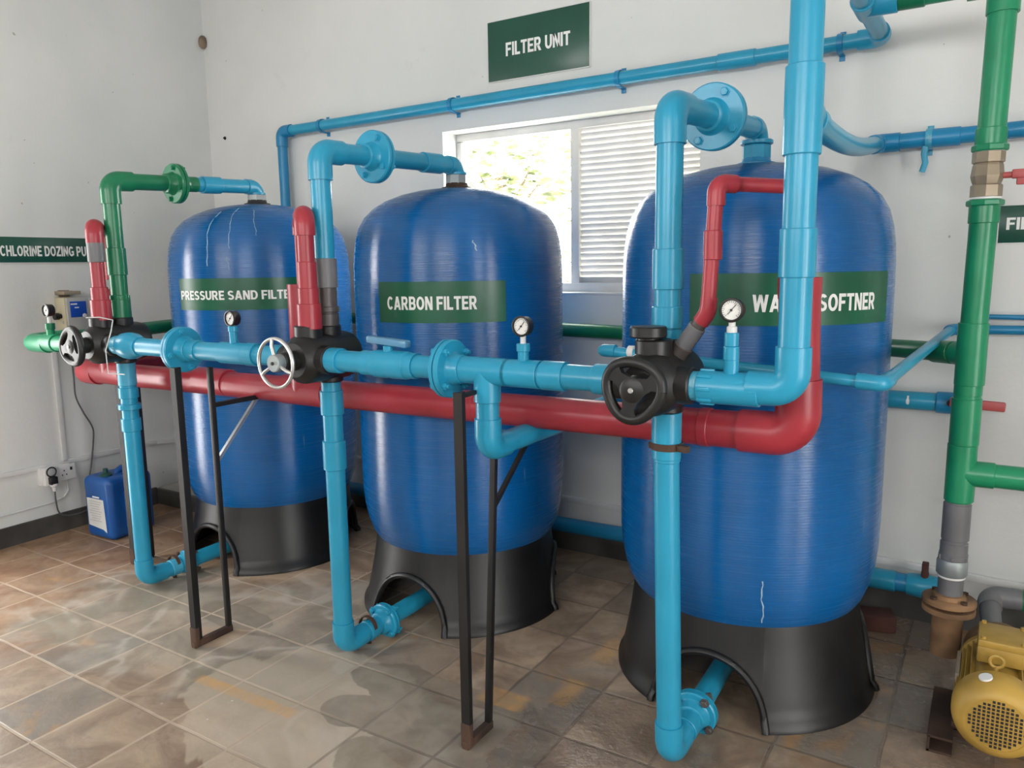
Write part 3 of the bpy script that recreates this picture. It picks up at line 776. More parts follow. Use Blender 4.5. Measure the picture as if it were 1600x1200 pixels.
dc, d, p, x = drop(2, 'blue drop pipe in front of the WATER SOFTNER tank')
flange(dc, p+d*.03, d, .074, RP, BLUE, 4, bmat=DKGREY, th=.014, hub=.03)
coupling(dc, p-d*.055, d, .045, .0425, BLUE); coupling(dc, (x+.003, DY, HZ-.14), Z, .09, .042, BLUE); coupling(dc, (x+.004, DY, HZ-.205), Z, .05, .0405, BLUE)
x += .005
m = MB().cyl((x, DY, .982), (x, DY, 1.002), .0455, 28).bar((x+.04, DY-.02, .992), (x+.072, DY-.025, .992), .020, .018, ch=.002).bar((x-.05, DY-.015, .99), (x-.038, DY-.01, .99), .018, .014, ch=.002)
m.build('hose_clamp', RUST, dc)
coupling(dc, (x, DY, .955), Z, .02, .0385, BLUE)
for rt, i, yy in ((da, 0, 2.19), (db, 1, 2.17)):
    m = MB().tube([(XV[i]+.01, yy, .035), (XV[i]+.012, yy-.005, .018), (XV[i]+.01, yy-.006, .002)], [.010, .007, .011], 8)
    m.lathe((XV[i]+.004, yy, .068), Y, [(.041, -.008), (.045, -.008), (.045, .008), (.041, .008)], 24, True)
    m.build('support_clamp', RUST, rt)

# --- gauges
def gauge(x, y, zc, label, zb, mat=PVCWHITE, tilt=0):
    root = thing('pressure_gauge', label, 'gauge', (x, y, zb), 'small pressure gauges on the pipes')
    q = Matrix.Rotation(radians(tilt), 3, 'Z'); fwd = q @ V((0, -1, 0)); sd = q @ X; c = V((x, y, zc)); R = .030
    MB().cyl((x, y, zb), (x, y, zc-R+.004), .0085, 14, .002).build('stem', mat, root)
    MB().lathe(c+fwd*.016, -fwd, [(R-.006, .006), (R-.004, 0), (R, .001), (R+.001, .004), (R-.001, .008), (R-.002, .032), (R-.006, .036), (0, .036)], 36).build('case', BLACK, root)
    dl = MB().lathe(c+fwd*.010, -fwd, [(0, 0), (R-.003, 0), (R-.003, .003), (0, .003)], 36).build('dial', WHITE, root)
    tk = MB()
    for k in range(21):
        a = radians(225-13.5*k); L = .004 if k % 4 else .0065; u = sd*cos(a)+Z*sin(a)
        tk.bar(c+fwd*.0106+u*(R-.007), c+fwd*.0106+u*(R-.007-L), .0009, .0006, up=fwd)
    tk.build('dial_marks', INK, dl)
    a = radians(50); u = sd*cos(a)+Z*sin(a)
    MB().bar(c+fwd*.0115-u*.014, c+fwd*.0115+u*.018, .0016, .001, up=fwd).cyl(c+fwd*.010, c+fwd*.0135, .003, 10).build('needle', INK, root)
gauge(-.556, HY, 1.383, 'round pressure gauge between the softener valve and the tall riser', HZ+.155)
gauge(-1.17, HY, 1.325, 'round pressure gauge in front of the CARBON FILTER tank', HZ+.088)
gauge(-2.465, HY, 1.318, 'round pressure gauge in front of the PRESSURE SAND FILTER tank', HZ+.103)

# --- red drain header
RY, RZ = 2.2, 1.006
rd = run('drain_header', 'thick red drain pipe running behind the valves with upturned open end', 'pipe',
         [(-4.02, 3.45, .985), (-4.02, RY, .99), (-.440, RY, 1.022), (-.452, RY, 1.455)], .055, RED, .062, .09, base=(-2.2, RY, .95))
coupling(rd, (-.70, RY, 1.02), X, .03, .058, RED)
def stub(x, zt):
    z0 = RZ-.01
    tee(rd, (x, RY, RZ-.006+.012*(x+4)/3.6), X, .26, Z, .13, .0605, RED)
    m = MB().lathe((x, RY, z0), Z, [(.050, .05), (.055, .05), (.055, zt-z0), (.050, zt-z0)], 28, True)
    m.build('open_stub', RED, rd)
stub(-3.745, 1.415); stub(-2.37, 1.44)
coupling(rd, (-2.95, RY, RZ), X, .20, .0605, RED); coupling(rd, (-1.52, RY, RZ+.008), X, .01, .057, RED)
m = MB().lathe((-.4515, RY, 1.40), Z, [(.049, 0), (.0555, 0), (.0575, .02), (.0575, .058), (.051, .058)], 28, True); m.build('open_rim', RED, rd)

# --- thin red overflow loops above the valves
def loop(i, label, xt, ytt, zt, stubx, zdown, grey):
    x = XV[i]+.01; y = HY+.005; root = thing('overflow_pipe', label, 'pipe', (x, y, HZ+.09), 'red overflow pipes above the valves')
    top = V((x, y, zt)); far = V((stubx, RY, zt-.005)); d = (far-top).normalized()
    pipe(root, (x, y, HZ+.10), top-Z*.03, .029, RED)
    elbow(root, top, Z, d, .036, RED, .03)
    pipe(root, top+d*.03, far-d*.02, .023, RED)
    elbow(root, far, d, -Z, .025, RED, .02)
    pipe(root, far-Z*.02, (stubx, RY, zdown), .0185, RED)
    coupling(root, (x, y, HZ+.15), Z, .09, .0425, RED, 'socket'); coupling(root, (x, y, HZ+.22), Z, .06, .036, RED)
    return root
l1 = loop(0, 'red looped overflow pipe above the first valve at the left', 0, 0, 1.695, -3.70, 1.462, True)
coupling(l1, (XV[0]+.01, HY+.005, 1.585), Z, .085, .035, GREYPVC, 'grey_coupling')
l2 = loop(1, 'red looped overflow pipe above the silver handwheel valve', 0, 0, 1.685, -2.365, 1.38, False)
coupling(l2, (XV[1]+.01, HY+.005, 1.47), Z, .11, .033, RED)
# third: bent grey socket then red pipe
z3 = 1.70
l3 = thing('overflow_pipe', 'thin red overflow pipe bending up from the third valve past the gauge', 'pipe', (-.72, 1.98, 1.25), 'red overflow pipes above the valves')
A_ = V((-.735, 2.0, 1.235)); B_ = V((-.632, 1.98, 1.375)); C_ = V((-.62, 1.985, z3)); D_ = V((-.445, RY, z3-.005)); E_ = V((-.448, RY, 1.43))
dAB = (B_-A_).normalized()
MB().cyl(A_, A_+dAB*.06, .027, 24, .002).build('grey_socket', DKGREY, l3); MB().cyl(A_+dAB*.05, A_+dAB*.125, .024, 24, .002).build('grey_coupling', GREYPVC, l3)
pipe(l3, A_+dAB*.1, B_, .0195, DKGREY)
elbow(l3, B_, dAB, C_-B_, .022, RED, .02, R=.05)
pipe(l3, B_+Z*.03, C_-Z*.02, .0195, RED); coupling(l3, (-.625, 1.9835, 1.545), Z, .075, .024, RED)
elbow(l3, C_, Z, D_-C_, .0235, RED, .03); dCD = (D_-C_).normalized()
pipe(l3, C_+dCD*.02, D_-dCD*.02, .019, RED); elbow(l3, D_, dCD, -Z, .0235, RED, .03); pipe(l3, D_-Z*.02, E_, .019, RED)

# --- green inlet from the left, round to the back wall and to the riser
gx = -3.99
GZ = 1.165
gi = thing('inlet_pipe', 'green inlet pipe looping round behind the valves and along the back wall', 'pipe', (gx, HY, 1.15), 'green pipes')
P0, P1, P2, P3, P4 = V((XV[0]-.09, HY, HZ-.005)), V((gx, HY, GZ)), V((gx, 3.42, 1.215)), V((-.45, 3.42, 1.158)), V((-.06, 3.0, 1.185))
pipe(gi, P0, P1+X*.04, .0365, GREEN_L); elbow(gi, P1, -X, P2-P1, .043, GREEN_L, .12, R=.06)
pipe(gi, P1+Y*.05, P2-Y*.04, .0365, GREEN); elbow(gi, P2, P2-P1, P3-P2, .042, GREEN, .05)
pipe(gi, P2+X*.04, P3-X*.02, .0345, GREEN); elbow(gi, P3, P3-P2, P4-P3, .040, GREEN, .03)
pipe(gi, P3+(P4-P3)*.05, P4, .0345, GREEN); coupling(gi, P3.lerp(P4, .80), P4-P3, .09, .040, GREEN)
MB().cyl(P0-X*.42, P0-X*.18, .0415, 28, .002)
tee(gi, (-3.78, HY, 1.172), X, .10, Z, .075, .042, GREEN_L, .018)
MB().cyl((-3.78, HY, 1.235), (-3.78, HY, 1.265), .0215, 18, .002).build('gauge_socket', GREEN, gi)
gauge(-3.78, HY, 1.325, 'round pressure gauge on the green inlet pipe at the far left', 1.262)

# --- brine line
BY = 2.292
bl = thing('brine_pipe', 'thin blue pipe crossing in front of the softener tank and turning to the wall', 'pipe', (-.24, BY, 1.17), 'thin blue pipes')
Q0, Q1, Q2, Q3 = V((-1.08, BY, 1.222)), V((-.243, BY, 1.168)), V((-.135, 3.44, 1.232)), V((.75, 3.44, 1.245))
pipe(bl, Q0, Q1-X*.02, .0165, BLUE)
MB().lathe(Q0-X*.015, X, [(0, 0), (.012, .002), (.018, .010), (.021, .02), (.021, .06), (0, .06)], 20).build('end_cap', BLUE, bl)
coupling(bl, Q0+X*.10, X, .02, .02, PVCWHITE, 'white_joint')
elbow(bl, Q1, Q1-Q0, Q2-Q1, .0225, BLUE, .045)
pipe(bl, Q1+Y*.02, Q2-Y*.02, .0175, BLUE); elbow(bl, Q2, Q2-Q1, X, .022, DARKBLUE, .03); pipe(bl, Q2+X*.02, Q3, .0175, DARKBLUE)
m = MB().cyl((-.05, 3.47, 1.282), (.75, 3.47, 1.276), .0095, 14)
single(m, 'conduit_pipe', DARKBLUE, 'very thin blue pipe on the back wall right of the green riser', 'pipe', (.3, 3.47, 1.28), 'thin blue pipes')

# --- pipe along the top of the back wall
tz = lambda x: 2.337+(x+3.80)*.0055
tp = thing('overhead_pipe', 'long blue pipe clipped along the back wall under the FILTER UNIT sign', 'pipe', (-3.80, 3.44, .13), 'blue pipes on the back wall')
T0, T1, T2, T3 = V((-3.80, 3.44, .16)), V((-3.80, 3.44, tz(-3.80))), V((-.44, 3.44, tz(-.44))), V((-.44, -.6, tz(-.44)+.01))
pipe(tp, T0, T1-Z*.03, .030, DARKBLUE); elbow(tp, T1, Z, X, .036, DARKBLUE, .05); pipe(tp, T1+X*.03, T2-X*.03, .030, BLUE)
elbow(tp, T2, X, T3-T2, .038, BLUE, .045); pipe(tp, T2-Y*.03, T3, .032, BLUE)
coupling(tp, (-1.0, 3.44, tz(-1.0)), X, .16, .035, BLUE)
for x in (-3.46, -2.50, -1.545, -.59): clip(tp, x, 3.44, tz(x), .030)
tee(tp, (-.44, 3.0, T2.z), Y, .15, X, .10, .039, BLUE)
# --- low pipe along the foot of the back wall
lp = thing('floor_pipe', 'blue pipe along the foot of the back wall behind the tanks', 'pipe', (-3.78, 3.43, .1), 'blue pipes on the back wall')
L0, L1 = V((-3.80, 3.435, .13)), V((-.06, 3.41, .186))
pipe(lp, L0, L1, .038, DARKBLUE); coupling(lp, L0.lerp(L1, .62), L1-L0, .012, .0395, DARKBLUE)
coupling(lp, L0.lerp(L1, .925), L1-L0, .14, .043, BLUE)
MB().lathe(L0.lerp(L1, .955), L1-L0, [(0, 0), (.043, 0), (.047, .02), (.049, .06), (.046, .10), (.043, .125), (0, .125)], 28).build('ball_valve_body', BLUE, lp)
MB().box((-.165, 3.395, .262), (.012, .020, .028), ch=.004).cyl((-.165, 3.40, .21), (-.165, 3.40, .25), .014, 12).build('valve_lever', BRICK, lp, label='dull red valve lever')

# --- green riser at the right with brass ball valve
gy = 3.0
def gxz(z): return -.058+(z-.9)*.0125
gr = thing('green_riser', 'tall green riser pipe with brass ball valve standing above the yellow pump', 'pipe', (-.066, gy, .30), 'green pipes')
def GP(z): return V((gxz(z), gy, z))
gt = V((gxz(2.36), gy, 2.362))
pipe(gr, GP(1.85), GP(2.33), .041, GREEN_L); elbow(gr, gt, Z, -X, .047, GREEN_L, .05); pipe(gr, gt-X*.04, (-.345, gy, 2.362), .036, GREEN_L); coupling(gr, (-.30, gy, 2.362), X, .08, .041, GREEN)
coupling(gr, GP(1.885), Z, .06, .0455, GREEN_L); hexnut(gr, GP(1.853), Z, .022, .053, GREEN_L, 'collar')
b = MB(); o = GP(1.70); b.lathe(o, Z, [(0, 0), (.046, 0), (.046, .035), (.040, .04), (.044, .05), (.048, .065), (.044, .098), (.041, .105), (.047, .108), (.047, .14), (0, .14)], 8)
bv = b.build('brass_valve', BRASS, gr, 15)
m = MB().cyl(GP(1.765)+X*.04, GP(1.765)+X*.068, .010, 12).box(GP(1.767)+X*.088, (.022, .014, .014), ch=.004).box(GP(1.757)+X*.092, (.012, .010, .024), ch=.004)
m.build('valve_lever', PINKRED, gr, label='small red valve lever')
for z in (1.695, 1.845): coupling(gr, GP(z), Z, .008, .045, WHITE, 'seal_tape')
hexnut(gr, GP(1.68), Z, .02, .055, GREEN_L, 'collar'); coupling(gr, GP(1.645), Z, .06, .0455, GREEN_L)
pipe(gr, GP(.67), GP(1.68), .041, GREEN_L)
tee(gr, GP(1.185), Z, .21, P3-P4, .07, .046, GREEN_L, .041)
coupling(gr, GP(.955), Z, .16, .046, GREEN_L)
coupling(gr, GP(1.065), Z, .04, .043, GREEN_L)
tee(gr, GP(.775), Z, .20, X, .10, .046, GREEN_L, .044)
pipe(gr, GP(.775)+X*.05, GP(.775)+X*.85, .040, GREEN_L)
pipe(gr, GP(.30), GP(.68), .040, GREYPVC, 'grey_pipe'); coupling(gr, GP(.60), Z, .13, .0435, GREYPVC, 'grey_coupling')
coupling(gr, GP(.50), Z, .05, .0435, GREYPVC, 'grey_coupling'); ribbed(gr, GP(.472), Z, .02, .0455, GREYPVC, ribs=6)
MB().lathe(GP(.405), Z, [(0, 0), (.045, 0), (.049, .006), (.049, .05), (.045, .058), (0, .058)], 32).build('metal_union', GALV, gr)
coupling(gr, GP(.40), Z, .008, .044, WHITE, 'seal_tape')
m = MB()
m.lathe(GP(.30), Z, [(0, 0), (.082, 0), (.086, .003), (.086, .016), (.082, .019), (.054, .021), (.050, .034), (.044, .036), (0, .036)], 36); fl = m.build('flange', TANRUST, gr)
for k in range(4):
    t_ = pi/4+k*pi/2; q = GP(.30)+V((cos(t_)*.066, sin(t_)*.066, 0))
    MB().cyl(q-Z*.022, q+Z*.022, .006, 8).lathe(q+Z*.019, Z, [(0, 0), (.012, 0), (.012, .009), (0, .009)], 6).build('bolt', RUST, fl)

def mark(root, c, r, d, h=.022, w=.007):
    c = V(c); v = (V((0, 0, 1.5))-c); v -= d*v.dot(d); v.normalize(); u = d.cross(v).normalized(); m = MB()
    rows = []
    for k in range(7):
        a = -.5+k/6*1.0; q = v*cos(a)+u*sin(a); ww = w*(1.15 if 2 < k < 6 else .7)
        rows.append([c+q*(r+.0006)-d*ww, c+q*(r+.0006)+d*ww])
    m.grid(rows); m.build('white_mark', WHITE, root)
dd = (P4-P3).normalized()
mark(gi, P3.lerp(P4, .36), .0345, dd); mark(r3, (-.268, 3.44, .942), RP, X, w=.005)

# ================================================================== pump
mx, mz = .088, .178
pp = thing('motor_pump', 'yellow motor pump on the floor below the green riser', 'pump', (mx, 2.75, 0))
my0, my1 = 2.45, 2.86
c0 = V((mx, my0, mz))
MB().lathe(c0, Y, [(.078, 0), (.086, .001), (.102, .012), (.113, .030), (.118, .055), (.118, .10), (.114, .104), (.108, .104), (.108, .098), (.08, .02)], 56, True).build('fan_cover', YELLOW, pp)
gm = MB(); zz = 0
pl = MB().lathe(c0+Y*.002, Y, [(0, 0), (.081, 0), (.081, .006), (0, .006)], 48).build('vent_plate', YELLOW, pp)
for a in range(-7, 8):
    for b_ in range(-7, 8):
        if (a*a+b_*b_) <= 38: gm.box(c0+V((a*.0114, .0015, b_*.0114)), (.0036, .0012, .0036))
gm.build('vent_holes', INK, pp)
m = MB().lathe((mx, my0+.10, mz), Y, [(0, 0), (.100, 0), (.100, .25), (.112, .26), (.112, .285), (.06, .29), (0, .29)], 48)
for k in range(36):
    t_ = 2*pi*k/36
    if 60 < math.degrees(t_) % 360 < 120: continue
    u = V((cos(t_), 0, sin(t_))); m.bar(V((mx, my0+.105, mz))+u*.106, V((mx, my0+.345, mz))+u*.104, .004, .020, up=u)
m.build('motor_body', YELLOW, pp)
m = MB().box((mx+.0, 2.69, mz+.128), (.062, .070, .026), ch=.006).box((mx+.005, 2.69, mz+.164), (.066, .074, .012), ch=.005)
tb = m.build('terminal_box', YELLOW, pp)
for sx in (-1, 1):
    for sy in (-1, 1): MB().cyl((mx+.005+sx*.052, 2.69+sy*.06, mz+.17), (mx+.005+sx*.052, 2.69+sy*.06, mz+.184), .007, 8).build('screw', YELLOW, tb)
MB().cyl((mx+.06, 2.70, mz+.125), (mx+.105, 2.70, mz+.125), .014, 14, .003).build('cable_gland', YELLOW, tb)
m = MB().tube([(mx-.01+.018*cos(2*pi*k/24), my0+.125, mz+.135+.018*sin(2*pi*k/24)) for k in range(25)], .005, 8, False).cyl((mx-.01, my0+.125, mz+.09), (mx-.01, my0+.125, mz+.12), .007, 10)
m.build('lifting_eye', YELLOW, pp)
m = MB().lathe((mx-.035, my0+.048, mz+.113), (-.3, -.15, 1), [(0, 0), (.018, 0), (.018, .006), (0, .006)], 16); m.build('sticker', WHITE, pp)
m = MB().box((mx-.108, 2.70, mz+.02), (.006, .085, .03), ch=.002); m.build('name_plate', BRASS, pp)
# pump casing
m = MB().cyl((gxz(.2), gy, .11), (gxz(.2), gy, .27), .049, 28).lathe((mx+.005, 2.88, mz-.01), Y, [(0, 0), (.08, 0), (.100, .01), (.106, .04), (.106, .09), (.095, .12), (.06, .13), (.05, .20), (0, .20)], 48)
m.lathe((gxz(.2), gy, mz+.02), Z, [(0, 0), (.050, 0), (.046, .05), (.046, .075), (.0, .075)], 28)
m.lathe((gxz(.28), gy, .268), Z, [(0, 0), (.078, 0), (.084, .003), (.084, .018), (.082, .021), (0, .021)], 36)
m.build('pump_casing', TANRUST, pp)
m = MB().box((mx-.140, 2.68, .052), (.034, .16, .004)).box((mx-.171, 2.68, .026), (.004, .16, .026)).box((mx-.140, 2.68, .004), (.034, .16, .004)).box((mx-.085, 2.70, .062), (.030, .10, .012), ch=.004).box((mx-.07, 2.70, .085), (.012, .10, .03), ch=.004)
m.box((mx+.115, 2.76, .030), (.030, .135, .004)).box((mx+.14, 2.76, .018), (.004, .135, .018)).box((mx+.085, 2.76, .055), (.018, .10, .03), ch=.006).box((mx, 2.66, .014), (.13, .02, .012))
m.build('base_frame', RUST, pp)
# grey suction pipe behind the pump
sp = thing('suction_pipe', 'grey pipe elbow behind the yellow pump joining a green pipe', 'pipe', (.05, 3.25, .1))
S0, S1, S2 = V((mx-.012, 3.08, mz-.02)), V((.058, 3.33, .225)), V((.9, 3.36, .245))
pipe(sp, S0, S1-(S1-S0)*.1, .034, GREYPVC); elbow(sp, S1, S1-S0, S2-S1, .040, GREYPVC, .03); pipe(sp, S1+(S2-S1)*.03, S1.lerp(S2, .11), .035, GREYPVC)
coupling(sp, S1.lerp(S2, .11), X, .05, .040, GREYPVC); pipe(sp, S1.lerp(S2, .11), S2, .037, GREEN); coupling(sp, S1.lerp(S2, .155), X, .05, .042, GREEN)
MB().lathe(S1.lerp(S2, .16), Z, [(0, .03), (.012, .03), (.012, .06), (.02, .06), (.02, .072), (0, .072)], 12).build('bleed_cap', GREEN, sp)
# brick fragment behind the softener base
m = MB().box((-.335, 3.33, .034), (.075, .05, .034), Matrix.Rotation(.3, 3, 'Z'), .006)
single(m, 'brick', BRICK, 'dark red brick piece on the floor behind the softener tank base', 'brick', (-.335, 3.33, 0))

# ================================================================== stands
def stand(label, x0, f, r, xf, ztop, zr, brace=True, w=.032, tilt=0, rw=.020):
    root = thing('pipe_stand', label, 'stand', (x0, (f+r)/2, 0), 'black iron pipe stands')
    L = .018
    MB().bar((x0, f, .012), (x0, f, ztop), w, .012, up=Y).bar((x0+.012-w/2-.000, f+w/2, .012), (x0+.012-w/2, f+w/2, ztop), .010, w, up=Y).build('front_post', IRON, root)
    MB().bar((x0, r, .012), (x0+xf, r+tilt, zr), rw, rw, up=Y, ch=.002).build('rear_post', IRON, root)
    MB().bar((x0, f-.012, .014), (x0, r+.012, .014), .024, .026, ch=.002).build('foot_bar', RUST, root)
    if x0 > -2: MB().bar((x0, f-.005, ztop-.012), (x0+xf, r+tilt+.01, ztop-.012), .018, .012, ch=.002).build('top_bar', IRON, root)
    if brace:
        zb = .965 if x0 < -2 else .92
        zb2 = .73
        rr = lambda z: V((x0+xf*z/zr, r+tilt*z/zr, z))
        MB().bar(rr(zb), rr(zb)+Y*.26, .018, .018).build('arm', IRON, root)
        MB().bar(rr(zb2), rr(zb)+Y*.22-Z*.005, .014, .014).build('brace', STEEL if x0 < -2 else IRON, root)
    m = MB().box((x0, f, .045), (w*.56, .010, .04), ch=.003); m.build('post_shoe', RUST, root)
    return root
stand('black iron stand in front of the PRESSURE SAND FILTER tank', -2.637, 1.785, 1.945, 0, 1.135, 1.12)
stand('black iron stand in front of the CARBON FILTER tank', -1.315, 1.805, 1.925, -.015, 1.135, 1.12, tilt=.10)
stand('black iron stand at the left behind the first blue drop pipe', -3.70, 2.19, 2.285, 0, .945, .94, brace=False, w=.036, rw=.030)

# ================================================================== signs
def sign(label, text, a, b, c_, th, fn_text, tname='sign'):
    pass
def flat_sign(label, o, ux, w, h, text, u0, u1, v0, v1, nrm, cat='sign', second=None):
    o = V(o); ux = V(ux); nrm = V(nrm)
    root = thing('wall_sign', label, cat, o, 'green wall signs')
    R = Matrix((ux, -nrm, Z)).transposed(); c = o+ux*w/2+Z*h/2+nrm*.004
    MB().box(c, (w/2, .003, h/2), R, .001).build('sign_board', SIGN, root)
    e = MB(); q = .004
    for a_, b_ in (((0, 0), (w, 0)), ((0, h), (w, h)), ((0, 0), (0, h)), ((w, 0), (w, h))):
        e.bar(o+ux*a_[0]+Z*a_[1]+nrm*.004, o+ux*b_[0]+Z*b_[1]+nrm*.004, .004, .007, up=nrm if abs(nrm.x) < .5 else nrm)
    e.build('sign_edge', PVCWHITE, root)
    lettering(text, lambda u, v: o+ux*(u0+(u1-u0)*u)+Z*(v0+(v1-v0)*v)+nrm*.0078, WHITE, root)
    return root
flat_sign('green wall sign lettered FILTER UNIT above the blue overhead pipe', (-2.303, YB, 2.438), X, .583, .294, 'FILTER UNIT', .110, .478, .115, .180, (0, -1, 0))
flat_sign('long green wall sign lettered CHLORINE DOZING PUMP at the left edge', (XL, 2.03, 1.556), Y, .63, .142, 'CHLORINE DOZING PUMP', .082, .615, .036, .093, (1, 0, 0))
flat_sign('green wall sign at the right edge showing the letters FIL', (-.008, YB, 1.557), X, .80, .141, 'FILTER FEED PUMP', .026, .52, .050, .095, (0, -1, 0))

# ================================================================== left wall fittings
tr = thing('cable_trunking', 'white cable trunking running low along the left wall', 'trunking', (XL, 2.3, .39), 'white wall trunking')
MB().box((XL+.008, (1.6+2.92)/2, .404), (.008, (2.92-1.6)/2, .013), ch=.002).build('lower_run', PVCWHITE, tr)
MB().box((XL+.008, 2.335, .74), (.008, .014, .33), ch=.002).build('upright_run', PVCWHITE, tr)
MB().bar((XL+.008, 2.915, .403), (XL+.008, 3.49, .335), .016, .026, ch=.002).build('sloping_run', PVCWHITE, tr)
tr = thing('cable_trunking', 'white cable trunking low on the back wall behind the tanks', 'trunking', (-1.9, YB, .27), 'white wall trunking')
MB().bar((-4.5, YB-.009, .350), (.9, YB-.009, .203), .018, .030, ch=.002).build('long_run', PVCWHITE, tr)
m = MB().tube([(XL+.006, 1.6, .175), (XL+.006, 2.22, .185), (XL+.006, 2.31, .20), (XL+.010, 2.335, .235), (XL+.012, 2.33, .30)], .006, 8)
single(m, 'wall_conduit', PVCWHITE, 'thin white conduit curving up to the power socket on the left wall', 'conduit', (XL, 1.9, .18))
so = thing('power_socket', 'white power socket with timer plug on the left wall', 'socket', (XL, 2.265, .30))
MB().box((XL+.018, 2.260, .352), (.018, .085, .050), ch=.004).build('socket_box', PVCWHITE, so)
MB().box((XL+.040, 2.315, .352), (.005, .055, .045), ch=.003).build('face_plate', PVCWHITE, so)
h = MB()
for dy, dz in ((0, .014), (-.012, -.010), (.012, -.010)): h.box((XL+.0455, 2.305+dy, .35+dz), (.001, .003, .004))
h.box((XL+.046, 2.345, .370), (.003, .006, .009), ch=.001)
h.build('pin_holes', INK, so)
MB().box((XL+.045, 2.220, .352), (.022, .034, .052), ch=.006).build('timer_body', PVCWHITE, so)
MB().lathe((XL+.066, 2.220, .380), X, [(0, 0), (.026, 0), (.026, .006), (.019, .010), (0, .010)], 28).build('timer_dial', LTGREY, so)
m = MB().tube([(XL+.074, 2.220+cos(2*pi*k/32)*.026, .380+sin(2*pi*k/32)*.026) for k in range(33)], .004, 8, False); m.build('dial_ring', INK, so)
MB().box((XL+.078, 2.223, .330), (.016, .021, .022), ch=.005).build('plug', BLACK, so)
MB().lathe((XL+.078, 2.225, .312), -Z, [(0, 0), (.020, 0), (.020, .014), (.012, .020), (.010, .045), (0, .045)], 16).build('plug_boot', PVCWHITE, so)
pts = [(XL+.078, 2.225, .27), (XL+.07, 2.23, .20), (XL+.05, 2.25, .13), (XL+.035, 2.30, .095), (XL+.03, 2.38, .085), (XL+.03, 2.44, .10), (XL+.035, 2.475, .16), (XL+.03, 2.455, .27), (XL+.03, 2.475, .37), (XL+.028, 2.50, .50), (XL+.025, 2.505, .58), (XL+.025, 2.46, .68), (XL+.025, 2.425, .78), (XL+.025, 2.425, .90), (XL+.03, 2.42, 1.05), (XL+.04, 2.42, 1.17)]
def smooth(pts, n=6):
    P = [V(p) for p in pts]; out = []
    for i in range(len(P)-1):
        a, b, c, d = P[max(i-1, 0)], P[i], P[i+1], P[min(i+2, len(P)-1)]
        for k in range(n):
            t = k/n; out.append(.5*((2*b)+(c-a)*t+(2*a-5*b+4*c-d)*t*t+(3*b-a-3*c+d)*t**3))
    return out+[P[-1]]
single(MB().tube(smooth(pts), .0045, 8), 'power_cable', CABLE, 'grey cable hanging from the dosing pump down to the plug', 'cable', (XL+.03, 2.39, .09))
dp = thing('dosing_pump', 'small beige and grey dosing pump box with blue panel on left wall', 'dosing pump', (XL, 2.425, 1.17))
MB().box((XL+.052, 2.425, 1.265), (.052, .055, .095), ch=.008).build('housing', BEIGE, dp)
MB().box((XL+.110, 2.440, 1.262), (.008, .062, .095), ch=.004).build('front_cover', LTGREY, dp)
pn = MB().box((XL+.119, 2.440, 1.292), (.002, .046, .045), ch=.001).build('control_panel', PANEL, dp)
m = MB().box((XL+.1215, 2.415, 1.322), (.0008, .018, .004)).box((XL+.1215, 2.43, 1.302), (.0008, .012, .003)); m.build('panel_print', WHITE, pn)
m = MB().lathe((XL+.121, 2.470, 1.255), X, [(0, 0), (.012, 0), (.010, .008), (0, .009)], 14); m.build('panel_knob', PVCWHITE, dp)
MB().lathe((XL+.06, 2.372, 1.255), -Y, [(0, 0), (.014, 0), (.014, .014), (.020, .016), (.020, .040), (0, .042)], 18).build('stroke_knob', BLACK, dp)
for dz in (-.02, -.06): MB().cyl((XL+.08, 2.372, 1.24+dz), (XL+.08, 2.362, 1.24+dz), .008, 12).build('port', LTGREY, dp)
MB().box((XL+.05, 2.425, 1.385), (.050, .048, .010), ch=.002).box((XL+.006, 2.425, 1.37), (.006, .03, .03)).build('bracket', BRASS, dp)
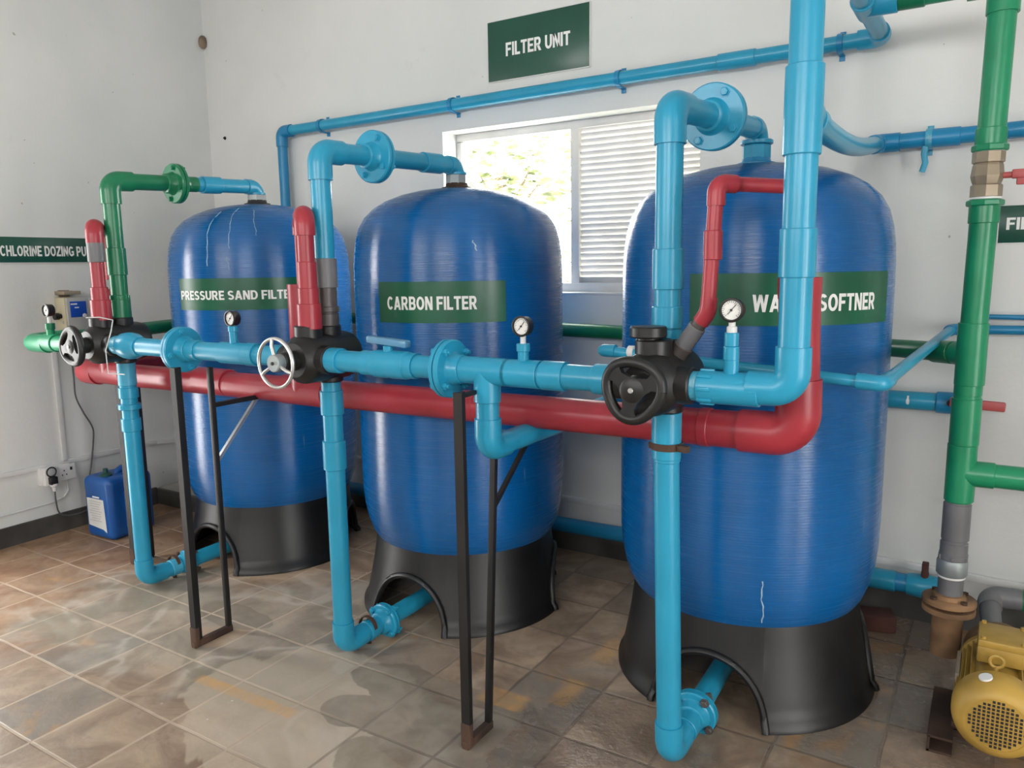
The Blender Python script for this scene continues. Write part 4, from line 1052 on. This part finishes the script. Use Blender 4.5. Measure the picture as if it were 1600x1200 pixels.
# jerrycan
jc = thing('jerrycan', 'blue plastic jerrycan with white label standing by the left wall', 'jerrycan', (-4.235, 2.455, 0))
bm = bmesh.new(); bmesh.ops.create_cube(bm, size=2)
for v in bm.verts: v.co = V((v.co.x*.120, v.co.y*.140, v.co.z*.178+.178))
bmesh.ops.bevel(bm, geom=bm.edges[:], offset=.034, segments=5, affect='EDGES', profile=.5)
jr = Matrix.Rotation(radians(3), 3, 'Z')
def J(x, y, z): return jr @ V((x, y, z))+V((-4.235, 2.455, 0))
mj = MB(); bm.verts.index_update(); mj.add([J(*v.co) for v in bm.verts], [[v.index for v in f.verts] for f in bm.faces]); bm.free()
for sy in (-.045, .045): mj.bar(J(.118, sy, .06), J(.118, sy, .27), .010, .022, up=X, ch=.004)
mj.tube([J(.0, -.01, .335), J(.0, .0, .362), J(0, .03, .375), J(0, .09, .375), J(0, .12, .362), J(0, .13, .33)], .020, 14)
mj.build('can_body', CANBLUE, jc, 50)
m = MB().lathe(J(.01, -.075, .342), Z, [(0, 0), (.026, 0), (.030, .003), (.034, .010), (.034, .022), (.026, .028), (.014, .032), (.013, .055), (0, .056)], 24); m.build('cap', paint('dark_green_cap', (.006, .06, .05, 1), .4, .1), jc)
lb = MB().add([J(-.085, -.1412, .235), J(.065, -.1412, .235), J(.075, -.1412, .045), J(.045, -.1412, .06), (J(-.085, -.1412, .075))], [(0, 1, 2, 3, 4)]).build('paper_label', PAPER, jc)
m = MB()
for k in range(9): m.box(J(-.01-.004*(k % 3), -.1418, .218-.014*k), (.055-.006*(k % 4), .0003, .0022), jr)
m.build('label_print', LTGREY, lb)
m = MB().box(J(0, -.1415, .245), (.030, .0006, .004), jr); m.build('label_heading', WHITE, jc)
m = MB().lathe(J(.1195, -.02, .262), jr @ X, [(0, 0), (.014, 0), (.014, .002), (.008, .003), (0, .003)], 20); m.build('round_sticker', PVCWHITE, jc)
# small things left on the walls
m = MB().lathe((XL+.012, YB-.012, 2.985), (1, -1, .2), [(0, -.01), (.022, -.008), (.03, .006), (.022, .020), (.008, .028), (0, .028)], 10)
m.v = [(p[0], p[1], 2.985+(p[2]-2.985)*1.5) for p in m.v]
single(m, 'mud_nest', paint('dry_mud', (.20, .15, .11, 1), .95, .3, bump=.6), 'small brown mud nest high in the corner of the walls', 'nest', (XL+.012, YB-.012, 2.985))
for i_, (x, z) in enumerate(((-4.405, 2.365), (-4.455, 2.055))):
    m = MB().lathe((x, YB, z), -Y, [(0, 0), (.011, 0), (.011, .004), (.006, .004), (.006, .012), (0, .012)], 12)
    single(m, 'wall_plug', IRON, ('upper' if i_ == 0 else 'lower')+' of two small dark wall plugs beside the corner', 'wall plug', (x, YB, z), 'wall plugs')
